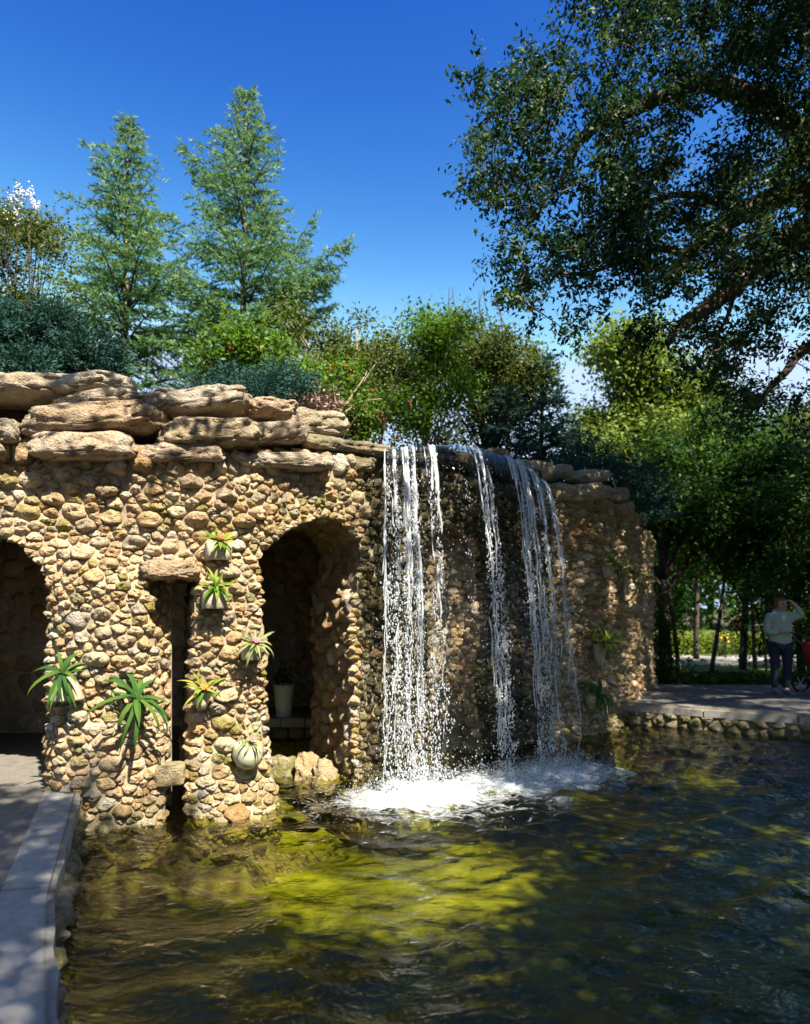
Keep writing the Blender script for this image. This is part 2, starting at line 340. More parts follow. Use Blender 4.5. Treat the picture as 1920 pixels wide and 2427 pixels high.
# ------------------------------------------------------------------ rubble masonry
def resample(poly, step):
    P = np.asarray(poly, float); L = np.concatenate([[0], np.cumsum(np.linalg.norm(np.diff(P, axis=0), axis=1))])
    n = max(2, int(round(L[-1] / step)) + 1); t = np.linspace(0, L[-1], n)
    return np.stack([np.interp(t, L, P[:, 0]), np.interp(t, L, P[:, 1])], 1), t
def clip_half(poly, n, c):
    out = []; m = len(poly)
    for i in range(m):
        p, q = poly[i], poly[(i + 1) % m]; dp = p[0] * n[0] + p[1] * n[1] - c; dq = q[0] * n[0] + q[1] * n[1] - c
        if dp <= 0: out.append(p)
        if (dp < 0 < dq) or (dq < 0 < dp):
            t = dp / (dp - dq); out.append((p[0] + (q[0] - p[0]) * t, p[1] + (q[1] - p[1]) * t))
    return out
def pack(u0, u1, v0, v1, radii, aniso=1.45, openings=(), ring=.085, seed=0, tries=26000, vmax=None, ringstep=.105):
    """cells of a power diagram: the outlines of stones that fit each other"""
    R = np.random.default_rng(seed); C = []; W = []; ghost = []
    for op in openings:
        Q, _ = resample(op, ringstep); T = np.gradient(Q, axis=0); T /= np.linalg.norm(T, axis=1)[:, None] + 1e-9
        Nn = np.stack([-T[:, 1], T[:, 0]], 1); cen = Q.mean(0)
        sgn = np.sign(((cen - Q) * Nn).sum(1)); inside = in_poly(*(Q + Nn * .02).T, op); Nn = np.where(inside[:, None], Nn, -Nn)
        for q, n_ in zip(Q, Nn):
            j = R.uniform(.8, 1.25) * ring; jt = R.normal(0, .012, 2)
            C.append(q - n_ * j + jt); W.append(.055); ghost.append(False)
            C.append(q + n_ * j + jt); W.append(.055); ghost.append(True)
    sc = np.array([1, aniso]); pts = [np.array(c) * sc for c in C]; rr = list(W)
    arr = np.zeros((20000, 2)); ra = np.zeros(20000); n = len(pts)
    if n: arr[:n] = pts; ra[:n] = rr
    rad_list = np.sort(R.choice(radii, tries))[::-1]
    U = R.uniform(u0, u1, tries); Vv = R.uniform(v0, v1, tries)
    if vmax is not None: ok = Vv < vmax(U)
    else: ok = np.ones(tries, bool)
    for op in openings: ok &= ~in_poly(U, Vv, op)
    for k in range(tries):
        if not ok[k]: continue
        p = np.array([U[k], Vv[k] * aniso]); r = rad_list[k]
        if n:
            d2 = ((arr[:n] - p) ** 2).sum(1)
            if (d2 < ((ra[:n] + r) * .93) ** 2).any(): continue
        arr[n] = p; ra[n] = r; ghost.append(False); n += 1
        if n > 19990: break
    A = arr[:n]; RA = ra[:n]; cells = []
    for i in range(n):
        if ghost[i]: continue
        if not (u0 <= A[i, 0] <= u1 and v0 <= A[i, 1] / aniso <= v1): continue
        d = A - A[i]; d2 = (d ** 2).sum(1); nb = np.argsort(d2)[1:26]
        B = .30; poly = [(-B, -B), (B, -B), (B, B), (-B, B)]
        for j in nb:
            if d2[j] > .36: break
            c = (d2[j] + RA[i] ** 2 - RA[j] ** 2) / 2
            poly = clip_half(poly, d[j], c)
            if len(poly) < 3: break
        if len(poly) < 3: continue
        poly = np.array(poly) + A[i]; poly[:, 1] /= aniso
        poly[:, 0] = np.clip(poly[:, 0], u0, u1); poly[:, 1] = np.clip(poly[:, 1], v0, v1)
        cells.append(poly)
    return cells
def cell_stone(poly, mapf, H, seed, shrink=.965, A=26, rings=(.3, .52, .72, .86, .95, 1.0), rough=1.0):
    R = random.Random(seed); poly = np.asarray(poly); n = len(poly)
    x, y = poly[:, 0], poly[:, 1]; x2, y2 = np.roll(x, -1), np.roll(y, -1); cr = x * y2 - x2 * y; ar = cr.sum() / 2
    if abs(ar) < 4e-4: return None
    c = np.array([((x + x2) * cr).sum(), ((y + y2) * cr).sum()]) / (6 * ar)
    th = np.arange(A) * 2 * math.pi / A + R.random()
    D = np.stack([np.cos(th), np.sin(th)], 1); r = np.full(A, 9.0)
    for i in range(n):
        p = poly[i] - c; e = poly[(i + 1) % n] - poly[i]; den = D[:, 0] * e[1] - D[:, 1] * e[0]
        with np.errstate(divide='ignore', invalid='ignore'):
            t = (p[0] * e[1] - p[1] * e[0]) / den; s = (p[0] * D[:, 1] - p[1] * D[:, 0]) / den
        m = (t > 0) & (s >= -1e-6) & (s <= 1 + 1e-6); r = np.where(m, np.minimum(r, t), r)
    r = np.clip(r, .005, .35); sm = (np.roll(r, 1) + 2 * r + np.roll(r, -1)) / 4; r = (.25 * sm + .75 * r) * shrink
    size = math.sqrt(abs(ar)); H = min(H, size * .62)
    off = R.uniform(0, 60); f = 1.7 / size
    UV = [c]; Hh = [H * (1 + .25 * nz((0, 0, off)))]
    tx, ty = R.uniform(-.22, .22), R.uniform(-.25, .3)
    pw = R.uniform(3.5, 9)
    fac = [(math.cos(w_), math.sin(w_), size * R.uniform(.08, .36), R.uniform(.35, 1.4)) for w_ in [R.uniform(0, 6.28) for _ in range(5)]]
    for k, q in enumerate(rings):
        for a in range(A):
            jr = 1 + rough * (.10 * nz((D[a, 0] * 1.4, D[a, 1] * 1.4, off + k * .3)) + .07 * nz((D[a, 0] * 4, D[a, 1] * 4, off + k * .6)))
            rad = r[a] * q * jr; p = D[a] * rad
            if k == len(rings) - 1: h = -.015
            else:
                h = H * (1 - q ** pw) ** .5 + tx * p[0] + ty * p[1] - max(0.0, max((p[0] * w_[0] + p[1] * w_[1] - w_[2]) * w_[3] for w_ in fac)); h = max(h, -.02)
                h += rough * ((.42 * H + .008) * mnoise.fractal(Vector((p[0] * f + off, p[1] * f, off)), .7, 2.2, 3) - .20 * H * (1 - abs(nz((p[0] * f * 1.3 + off, p[1] * f * 2.0, off)))) ** 5)
            UV.append(c + p); Hh.append(h)
    UV = np.array(UV); V = mapf(UV[:, 0], UV[:, 1], np.array(Hh)); K = len(rings)
    j = np.arange(A); j2 = (j + 1) % A
    F3 = np.stack([np.zeros(A, int), 1 + j, 1 + j2], 1)
    F4 = np.concatenate([np.stack([1 + k * A + j, 1 + (k + 1) * A + j, 1 + (k + 1) * A + j2, 1 + k * A + j2], 1) for k in range(K - 1)])
    return V, F3, F4, abs(ar), c
def fix_winding(V, F3, F4, outward):
    a, b, c = V[F3[:, 0]], V[F3[:, 1]], V[F3[:, 2]]
    if (np.cross(b - a, c - a).sum(0) * outward).sum() < 0: return F3[:, ::-1], F4[:, ::-1]
    return F3, F4
def to_px(V): return 960 + FPX * V[..., 0] / V[..., 1], HOR - FPX * (V[..., 2] - CAMZ) / V[..., 1]

grotto = thing('stone_grotto', (0.5, 8.2, 0), 'tan limestone rubble grotto with arches and a cap of big flat boulders', 'grotto')
core = Acc()
def sheet(acc, mapf, u0, u1, v0, v1, du, dv, openings, off=0.0, vmax=None):
    us = np.arange(u0, u1 + du, du); vv = np.arange(v0, v1 + dv, dv); Ug, Vg = np.meshgrid(us, vv, indexing='ij')
    V = mapf(Ug.ravel(), Vg.ravel(), np.full(Ug.size, off)); nu, nv = Ug.shape
    i, j = np.meshgrid(np.arange(nu - 1), np.arange(nv - 1), indexing='ij'); i = i.ravel(); j = j.ravel()
    uc = us[i] + du / 2; vc = vv[j] + dv / 2; keep = np.ones(len(uc), bool)
    for op in openings: keep &= ~in_poly(uc, vc, op)
    if vmax is not None: keep &= vc < vmax(uc)
    i, j = i[keep], j[keep]
    acc.add(V, None, np.stack([i * nv + j, (i + 1) * nv + j, (i + 1) * nv + j + 1, i * nv + j + 1], 1))
S0, S1 = 0.0, SMAX
sheet(core, map_front(), S0, S1, -1.0, 3.1, .04, .04, OPEN, .0, lambda u: ztop(u) + .06)
big = [(s_at(605) - .75, -2), (s_at(605) - .75, 2.4), (s_at(850) + .7, 2.4), (s_at(850) + .7, -2)]
sheet(core, map_front(-1.15), S0, S1, -1.0, 2.75, .05, .05, [O_LEFT, O_SLOT, big])
for off in (-.03, -4.6):                          # roof slab between the outer face and the mound
    pass
ro = Acc(); us = np.linspace(0, SMAX, 90); P_, N_ = plan(us)
for z in (2.66, 2.72):
    V = []; offs = [-.02, -1.2, -2.6, -4.4]
    for o_ in offs: V.append(np.stack([P_[:, 0] + N_[:, 0] * o_, P_[:, 1] + N_[:, 1] * o_, np.full(90, z)], 1))
    V = np.concatenate(V); F = [(a * 90 + i, a * 90 + i + 1, (a + 1) * 90 + i + 1, (a + 1) * 90 + i) for a in range(3) for i in range(89)]
    ro.add(V, None, F)
ro.build('roof_slab', M_MORTAR, grotto)
core_stones = []                                   # (V,F3,F4,attrs, projected size)
def wetness(px, py):
    return float(np.clip(min((px - 845) / 30, (1325 - px) / 60), 0, 1)) if 850 < px < 1345 and py > 1080 else 0.0
def add_cells(cells, mapf, Hf, outw, store, seed0, mossp=.1, rough=1.0, shrink=.985, wetf=None, A=26, hscale=None):
    for k, poly in enumerate(cells):
        size = math.sqrt(max(1e-6, (poly[:, 0].max() - poly[:, 0].min()) * (poly[:, 1].max() - poly[:, 1].min())))
        R = random.Random(seed0 * 7919 + k); H = Hf(size, R) * (hscale(poly.mean(0)) if hscale else 1)
        st = cell_stone(poly, mapf, H, seed0 * 131 + k, shrink, A, rough=rough)
        if st is None: continue
        V, F3, F4, ar, c = st
        o = outw(c) if callable(outw) else outw
        F3, F4 = fix_winding(V, F3, F4, np.asarray(o))
        cx, cy = to_px(V.mean(0)); dist = V[:, 1].mean()
        w = wetf(cx, cy) if wetf else wetness(cx, cy)
        zc = V[:, 2].mean()
        moss = 0.0
        if R.random() < mossp: moss = R.uniform(.45, 1)
        if zc < -.12: moss = max(moss, R.uniform(.3, .8))
        if 590 < cx < 880 and 1180 < cy < 1330: moss = max(moss, R.choice([0, .3, .6]))
        if w > .3: moss = max(moss, R.choice([0, .5, .9, 1.0]))
        vis = ar / dist ** 2 if (-10 < cx < 1580 and -10 < cy < 2440) else 0
        if w > .5: vis *= .55
        store.append((V, F3, F4, dict(rnd=R.random(), moss=moss, wet=w * R.uniform(.75, 1)), vis))
def outw_front(c):
    _, N = plan(c[0]); return np.array([N[0], N[1], 0])
Hfront = lambda s, R: min(.10, max(.03, s * R.uniform(.28, .66)))
rad_mix = np.concatenate([np.full(2, .105), np.full(8, .08), np.full(26, .056), np.full(56, .039), np.full(70, .027)])
uL, uM, uR = s_at(-120), s_at(470), s_at(1560)
cells = pack(0.6, SMAX - 1.4, -.62, 3.1, rad_mix, 1.55, OPEN, seed=3, tries=90000, vmax=ztop)
add_cells(cells, map_front(), Hfront, outw_front, core_stones, 1, .2)

def jamb(op, depth, s_ref, t_lo=0, t_hi=1, radii=(.05, .065, .085), H=lambda s, R: min(.055, s * .35), seed=11, aniso=1.5, store=None, coretoo=True, flat_above=None, N0=None):
    Q, t = resample(op, .04); T = np.gradient(Q, axis=0); T /= np.linalg.norm(T, axis=1)[:, None] + 1e-9
    Nn = np.stack([-T[:, 1], T[:, 0]], 1)
    ins = in_poly(*(Q + Nn * .03).T, op)
    if ins.mean() < .5: Nn = -Nn
    N0 = plan(s_ref)[1] if N0 is None else np.array(N0); L = t[-1]
    def f(u, d, h):
        s = np.interp(u, t, Q[:, 0]); z = np.interp(u, t, Q[:, 1]); n0 = np.interp(u, t, Nn[:, 0]); n1 = np.interp(u, t, Nn[:, 1])
        P, N = plan(s); Tn = np.stack([-N[..., 1], N[..., 0]], -1); rl = rel(s, z) * np.clip(1 - np.asarray(d) / .3, 0, 1)
        x = P[..., 0] + Tn[..., 0] * n0 * h - N0[0] * d + N[..., 0] * rl; y = P[..., 1] + Tn[..., 1] * n0 * h - N0[1] * d + N[..., 1] * rl
        return np.stack([x, y, z + n1 * h], -1)
    us = np.arange(0, L, .06); ds = np.arange(0.0, depth + .1, .1); Ug, Dg = np.meshgrid(us, ds, indexing='ij')
    V = f(Ug.ravel(), Dg.ravel(), np.full(Ug.size, -.02)); nu, nv = Ug.shape
    i, j = np.meshgrid(np.arange(nu - 1), np.arange(nv - 1), indexing='ij')
    core.add(V, None, np.stack([i * nv + j, (i + 1) * nv + j, (i + 1) * nv + j + 1, i * nv + j + 1], -1).reshape(-1, 4))
    # stones run along the opening's edge (u), d goes into the wall
    cl = pack(0.02, L - .02, .01, depth, np.array(radii), 1 / aniso, seed=seed, tries=7000)
    def outw(c):
        n0 = np.interp(c[0], t, Nn[:, 0]); n1 = np.interp(c[0], t, Nn[:, 1]); s = np.interp(c[0], t, Q[:, 0]); _, N = plan(s)
        return np.array([-N[1] * n0, N[0] * n0, n1])
    add_cells(cl, f, H, outw, core_stones, seed, .03, wetf=lambda a, b: 0.0, A=18, hscale=lambda c: float(np.interp(np.interp(c[0], t, Q[:, 1]), [1.5, 1.9], [1, .35])))
jamb(O_ARCH, 1.2, s_at(735), seed=21, N0=(.46, -.888))
jamb(O_LEFT, 1.2, cA, seed=22)
jamb(O_SLOT, .9, s_at(405), seed=23, radii=(.04, .055, .07), H=lambda s, R: min(.02, s * .2))
jamb(O_NICHE, .28, s_at(1070), seed=24)
# back faces of the niche and the slot
nb = [s_at(990), s_at(1165)]
mb = map_front(-.25)
sheet(core, mb, nb[0] - .05, nb[1] + .1, -1.0, 2.9, .05, .05, [], -.02)
add_cells(pack(nb[0], nb[1], -.02, 2.75, np.array([.04, .05, .065]), 1.3, seed=31, tries=5000), mb, lambda s, R: min(.03, s * .25), outw_front, core_stones, 31, .0, wetf=lambda a, b: .0)
sb0, sb1 = s_at(325), s_at(452)
def map_slot(u, v, h):                             # splayed back of the slot, leaving a dark gap at its right side
    k = (np.asarray(u) - sb0) / (sb1 - sb0); P, N = plan(sb0 + (sb1 - sb0) * .66 * k); d = h + .0 * (1 - k) - .20 * k
    return np.stack([P[..., 0] + N[..., 0] * d, P[..., 1] + N[..., 1] * d, np.broadcast_to(v, np.shape(P[..., 0]))], -1)
sheet(core, map_slot, sb0, sb1, -1.0, 2.0, .04, .05, [], -.02)
add_cells(pack(sb0, sb1, -.62, 1.95, np.array([.04, .055, .07]), 1.4, seed=32, tries=4000), map_slot, lambda s, R: min(.05, s * .4), outw_front, core_stones, 32, .05, wetf=lambda a, b: 0.0)
# back wall of the passage inside
BK = np.array([(-7.5, 8.2), (-3.4, 8.15), (-2.75, 8.75), (-2.3, 10.2), (-1.0, 10.6), (1.2, 11.6)], float)
BL = np.concatenate([[0], np.cumsum(np.linalg.norm(np.diff(BK, axis=0), axis=1))])
def map_back(u, v, h):
    u = np.asarray(u, float); x = np.interp(u, BL, BK[:, 0]); y = np.interp(u, BL, BK[:, 1])
    k = np.clip(np.searchsorted(BL, u, side='right') - 1, 0, len(BK) - 2); T = (BK[k + 1] - BK[k]); T = T / np.linalg.norm(T, axis=-1, keepdims=True)
    return np.stack([x + T[..., 1] * h, y - T[..., 0] * h, np.broadcast_to(v, x.shape)], -1)
sheet(core, map_back, 0, BL[-1], -1, 2.7, .1, .1, [], 0)
add_cells(pack(2.4, BL[-1] - 1, 0, 2.6, np.array([.07, .09, .11, .13]), 1.25, seed=41, tries=7000), map_back, lambda s, R: min(.05, s * .3), np.array([.3, -1, 0]), core_stones, 41, .0, wetf=lambda a, b: 0.0, A=14)
# closing ends
for s_, zt in ((0.0, 2.7), (SMAX, 2.6)):
    P, N = plan(s_); core.add([(*P, -1), (*(P - N * 4.6), -1), (*(P - N * 4.6), zt), (*P, zt)], None, [(0, 1, 2, 3)])
core.build('wall_core', M_MORTAR, grotto)
core_stones.sort(key=lambda t: -t[4])
NIND = 300
for st in core_stones[:NIND]:
    a = Acc(); a.add(st[0], st[1], st[2], **st[3]); a.build('stone', M_STONE, grotto, center='mean')
rest = Acc()
for st in core_stones[NIND:]: rest.add(st[0], st[1], st[2], **st[3])
tag(rest.build('rubble_stones', M_STONE, grotto), kind='stuff')

# cap boulders
def boulder_mesh(c, w, d, h, yaw=0, tilt=0, seed=0, e=.62, lump=.2, crack=.045, sub=4):
    U, F = ICO[sub]; S = np.sign(U) * np.abs(U) ** e; m = np.abs(S).max(1); S = S / (m ** .25)[:, None]
    V = S * np.array([w / 2, d / 2, h / 2]); L = (w * d * h) ** (1 / 3); out = np.empty_like(V)
    for i, v in enumerate(V):
        q = v / L; f = fbm(q, 1.6, seed * 3.7, 3); g = fbm((q[0] * .8, q[1] * .8, q[2] * 2.3), 2.3, seed * 1.9 + 9, 3); p = nz(q, 7.0, seed)
        cr_ = (1 - abs(g)) ** 7; vd = mnoise.voronoi(Vector(q * 4.2 + seed))[0][0]; k = 1 + lump * f - crack * cr_ * 2.4 - .05 * max(0, p) - .2 * max(0, .28 - vd) + .025 * nz(q, 13.0, seed + 3)
        out[i] = v * k + np.array([0, 0, .05 * h * nz((q[0] * 1.5, q[1] * 1.5, 0), 1.5, seed)])
    out -= (out.max(0) + out.min(0)) / 2
    out *= np.array([w, d, h]) / (out.max(0) - out.min(0))
    ct, st_ = math.cos(tilt), math.sin(tilt); out = out @ np.array([[ct, 0, st_], [0, 1, 0], [-st_, 0, ct]])
    cy, sy = math.cos(yaw), math.sin(yaw); out = out @ np.array([[cy, sy, 0], [-sy, cy, 0], [0, 0, 1]])
    return out + np.asarray(c), F
def boulder_px(x0, y0, x1, y1, over=.14, depth=.7, tilt=0, seed=0, parent=None, name='boulder', mat=None, Y=None, moss=0.0, wet=0.0, **kw):
    cx, cy = (x0 + x1) / 2, (y0 + y1) / 2; s = s_at(cx); P, N = plan(s)
    yaw = math.atan2(N[0], -N[1]) * .75
    Yf = (P + N * over)[1] if Y is None else Y
    Yc = Yf + depth * .42; w = (x1 - x0) / FPX * (Yf + .1) / max(.55, math.cos(yaw)); h = (y1 - y0) / FPX * (Yf + .05)
    cp = pt(cx, cy, Yf + .05); k = math.radians(tilt)
    ctr = np.array([cp[0] - math.sin(yaw) * depth * .35, Yf + math.cos(yaw) * depth * .42, cp[2]])
    w2 = abs(w * math.cos(k)) * (1.02); h2 = max(h - abs(w * math.sin(k)) * .62, h * .5)
    V, F = boulder_mesh(ctr, w2, depth, h2, yaw, k, seed, **kw)
    a = Acc(); R = random.Random(seed); a.add(V, F, None, rnd=R.random(), moss=moss, wet=wet)
    return a.build(name, mat or M_CAP, parent, center='mean')
BO = [  # outlines on the photo: x0,y0,x1,y1, overhang, depth, tilt
    (-190, 868, 150, 950, .02, .9, 3), (110, 868, 305, 940, -.05, .8, 9), (105, 908, 335, 975, .06, .7, 12), (-60, 985, 40, 1058, .16, .6, 4),
    (34, 930, 376, 1042, .20, .75, 9), (74, 1012, 312, 1092, .22, .6, 2), (-170, 1020, 10, 1100, .15, .6, 0), (333, 893, 604, 992, .05, .8, 10), (596, 940, 702, 990, -.05, .7, 2),
    (376, 975, 624, 1064, .24, .7, 5), (326, 1041, 530, 1102, .18, .5, 4), (598, 985, 738, 1064, .16, .6, 12), (640, 955, 828, 1045, -.08, .7, 8),
    (596, 1062, 792, 1120, .26, .5, 5), (550, 1066, 600, 1108, .08, .3, -22), (725, 1034, 935, 1080, .22, .8, 2), (780, 1074, 900, 1122, .16, .5, 2), (330, 955, 400, 1030, -.1, .6, 0),
    (1150, 1058, 1208, 1090, -.35, .4, 8), (1228, 1086, 1325, 1140, .10, .5, 2), (1318, 1094, 1366, 1136, .0, .4, 6), (1268, 1136, 1468, 1196, .26, .6, 4), (1366, 1106, 1456, 1146, -.05, .5, 6),
    (1446, 1180, 1516, 1236, .2, .5, 16), (1470, 1218, 1548, 1245, .3, .6, -4), (1440, 1150, 1500, 1196, .0, .5, 12),
    (338, 1322, 474, 1376, .26, .3, 2), (905, 1066, 1010, 1100, .12, .8, 0), (995, 1060, 1130, 1110, .12, .9, 0), (1110, 1070, 1235, 1130, .12, .8, 4), (1215, 1095, 1295, 1160, .10, .6, 18),
    (-480, 872, -200, 960, .05, .8, 4), (-440, 955, -60, 1040, .18, .7, 3), (-460, 1030, -180, 1100, .16, .6, 1), (-760, 880, -470, 985, .08, .8, 3), (-740, 985, -440, 1090, .15, .7, 2),
]
for k, b in enumerate(BO):
    wetb = .9 if k in (27, 28, 29, 30) else (.35 if k in (15, 16) else 0)
    boulder_px(*b, seed=k + 1, parent=grotto, wet=wetb, moss=.5 if wetb else (.25 if k % 3 == 0 else 0))

# ------------------------------------------------------------------ ground, paths, pond bed
LEFT_EDGE = [(-2.66, 5.62), (-2.2, 4.5), (-1.78, 3.48), (-1.46, 2.85), (-1.22, 2.4), (-.85, 1.75)]
POND_REST = [(0, 1.25), (3, .9), (7, 2.4), (8.3, 5), (7.5, 7.4), (5.5, 9.2), (3.35, 10.45)]
hole = LEFT_EDGE + POND_REST + [(3.0, 11.5), (0.5, 11.2), (-2.0, 11.0), (-2.6, 8.0)]
def shrinkp(poly, d):
    c = np.mean(poly, 0); return [tuple(np.array(p) + (np.array(p) - c) / np.linalg.norm(np.array(p) - c) * d) for p in poly]
from mathutils.geometry import tessellate_polygon
outer = [(-400, -400), (400, -400), (400, 600), (-400, 600)]
hol = shrinkp(hole, .12)
T = tessellate_polygon([[Vector((*p, 0)) for p in outer], [Vector((*p, 0)) for p in hol]])
a = Acc(); VV = np.array([(p[0], p[1], -.03) for p in outer + hol]); a.add(VV, [t for t in T])
g = a.build('ground', M_SOIL, smooth=False); tag(g, kind='structure')
a = Acc(); inner_left = [(p[0] - .27, p[1] - .06) for p in LEFT_EDGE]
lp = inner_left[::-1] + [(-2.95, 5.8), (-2.65, 7.0), (-2.2, 7.8), (-2.0, 9.25), (-.75, 9.3), (-.6, 10.6), (-2.3, 11.2), (-8.5, 9.6), (-9, 5.0), (-9, -3), (-1.5, -3), (-1.2, 1.4)]
prism(a, lp, -1.0, 0.0); tag(a.build('path', M_PATH, smooth=False), kind='structure')
a = Acc(); prism(a, [(-1.15, 1.4), (-1.45, -3), (9.5, -3), (9.5, 2.0), (7.25, 2.1), (3.05, .6), (0, .95), (-.8, 1.45)], -1.0, .002); tag(a.build('path', M_PATH, smooth=False), kind='structure')
R_EDGE = [(3.30, 10.52), (4.4, 9.86), (5.5, 9.2), (6.6, 8.35), (7.6, 7.3), (8.35, 5.2), (7.05, 2.35)]
R_IN = [(p[0] + .30, p[1] + .42) for p in R_EDGE[:5]] + [(8.95, 5.3), (7.5, 2.0)]
a = Acc(); prism(a, R_IN + [(9.4, 2.0), (12, 5), (14, 9), (22, 11.2), (22, 13.35), (4.7, 13.35), (3.3, 11.4)], -1.0, .0); tag(a.build('path', M_ASPHALT, smooth=False), kind='structure')
a = Acc(); a.add([(-6, .5, -.95), (11, .5, -.95), (11, 13, -.95), (-6, 13, -.95)], None, [(0, 1, 2, 3)])
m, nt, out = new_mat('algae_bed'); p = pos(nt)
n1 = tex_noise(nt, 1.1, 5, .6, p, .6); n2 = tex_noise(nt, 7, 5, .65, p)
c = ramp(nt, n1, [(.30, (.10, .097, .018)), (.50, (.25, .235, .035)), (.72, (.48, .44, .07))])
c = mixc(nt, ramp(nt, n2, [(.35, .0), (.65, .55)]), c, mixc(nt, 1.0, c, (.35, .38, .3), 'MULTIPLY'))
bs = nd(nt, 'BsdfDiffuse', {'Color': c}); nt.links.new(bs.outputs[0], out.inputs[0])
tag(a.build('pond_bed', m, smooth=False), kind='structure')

# pond edging: rubble faces under concrete coping
def edging(edge, inner, label, ncell_seed, seg, stone_mat_, z0=-.75, dz=-.10, radii=(.05, .065, .085), proud=.075, side=1):
    E = np.array(edge, float); Q, t = resample(E, .05); L = t[-1]
    Tt = np.gradient(Q, axis=0); Tt /= np.linalg.norm(Tt, axis=1)[:, None]; Nn = np.stack([Tt[:, 1], -Tt[:, 0]], 1) * side
    th = thing('pond_edging_wall', (E[0][0], E[0][1], 0), label, 'edging wall', None)
    def f(u, v, h):
        x = np.interp(u, t, Q[:, 0]); y = np.interp(u, t, Q[:, 1]); n0 = np.interp(u, t, Nn[:, 0]); n1 = np.interp(u, t, Nn[:, 1]); h = h - .02
        return np.stack([x + n0 * h, y + n1 * h, np.broadcast_to(v, x.shape)], -1)
    c_ = Acc(); sheet(c_, f, 0, L - .01, -1.0, -.08, .08, .15, [], -.02); c_.build('backing', M_MORTAR, th)
    st = []
    add_cells(pack(0, L, z0, -.085, np.array(radii), 1.2, seed=ncell_seed, tries=9000), f, lambda s, R: R.uniform(.6, 1.1) * proud, lambda c: np.array([np.interp(c[0], t, Nn[:, 0]), np.interp(c[0], t, Nn[:, 1]), 0]), st, ncell_seed, .12, wetf=lambda a, b: 0.0, A=16)
    st2 = []
    for q in st:
        cx, cy = to_px(q[0].mean(0)); zc = q[0][:, 2].mean(); st2.append((q, (q[4] + 1e-6) if (-30 < cx < 1960 and zc > -.4) else 0))
    st2.sort(key=lambda w: -w[1]); rest = Acc()
    for k, (q, v) in enumerate(st2):
        if k < 150 and v > 0: b = Acc(); b.add(q[0], q[1], q[2], **q[3]); b.build('stone', stone_mat_, th, center='mean')
        else: rest.add(q[0], q[1], q[2], **q[3])
    if rest.n: tag(rest.build('rubble_stones', stone_mat_, th), kind='stuff')
    I = np.array(inner, float)
    LI = np.concatenate([[0], np.cumsum(np.linalg.norm(np.diff(I, axis=0), axis=1))]); fr = np.linspace(0, 1, seg + 1)
    for k in range(seg):
        ff = np.linspace(fr[k] + .0012, fr[k + 1] - .0012, 7)
        A_ = np.stack([np.interp(ff * L, t, Q[:, 0]), np.interp(ff * L, t, Q[:, 1])], 1); nn = np.stack([np.interp(ff * L, t, Nn[:, 0]), np.interp(ff * L, t, Nn[:, 1])], 1)
        A_ = A_ + nn * .03 * np.array([nz((x * 3, y * 3, 1)) for x, y in A_])[:, None]
        B_ = np.stack([np.interp(ff * LI[-1], LI, I[:, 0]), np.interp(ff * LI[-1], LI, I[:, 1])], 1)
        b = Acc(); prism(b, [tuple(p) for p in A_] + [tuple(p) for p in B_[::-1]], -.085, .012 + .004 * ((k * 7) % 3)); b.build('coping_slab', M_COPING, th, smooth=False)
    return th
edging([(p[0], p[1]) for p in LEFT_EDGE[::-1]][::-1], inner_left, 'low rubble edging wall with concrete coping running from the grotto pillar beside the dappled path', 51, 6, M_GREY, side=-1)
edging(R_EDGE, R_IN, 'low grey rubble edging wall with concrete coping along the shaded path by the person', 52, 9, M_GREY, side=1, radii=(.055, .075, .1), z0=-.7)

# ledge inside the arch
a = Acc(); ledge = thing('stone_ledge', (-1.4, 9.2, -1.0), 'pale block ledge over the water at the back of the arched doorway', 'ledge')
for k in range(4):
    x0 = -1.98 + k * .32; b = Acc(); box(b, (x0 + .006, 9.12, -.10), (x0 + .314, 9.6, .012 + .006 * (k % 2))); b.build('slab', M_COPING, ledge, smooth=False)
for k in range(6):
    for r_ in range(2):
        x0 = -2.0 + k * .22 + .1 * r_; b = Acc(); V, F = boulder_mesh((x0 + .1, 9.26, -.19 - .17 * r_), .21, .18, .16, 0, 0, 70 + k + 9 * r_, e=.5, lump=.06, crack=.02, sub=2)
        b.add(V, F, None, rnd=random.random(), moss=.2, wet=.3); b.build('stone', M_GREY, ledge, center='mean')
# mound behind the wall
mo = Acc(); us = np.linspace(0, SMAX, 120); P_, N_ = plan(us); rows = [(-.30, -.10), (-.42, .18), (-.55, .18), (-.9, .12), (-2.5, .22), (-4.5, .1), (-6.5, -.6), (-9, -2.2), (-11, -3.4)]
V = np.concatenate([np.stack([P_[:, 0] + N_[:, 0] * o_, P_[:, 1] + N_[:, 1] * o_, np.maximum(ztop(us) + dz + np.interp(us, [s_at(400), s_at(780)], [.32, 0]) * (o_ < -.35) + .05 * np.sin(us * 5 + o_ * 3), -.05)], 1) for o_, dz in rows])
F = [(a_ * 120 + i, a_ * 120 + i + 1, (a_ + 1) * 120 + i + 1, (a_ + 1) * 120 + i) for a_ in range(len(rows) - 1) for i in range(119)]
mo.add(V, None, F); tag(mo.build('planting_mound', M_SOIL), kind='structure')

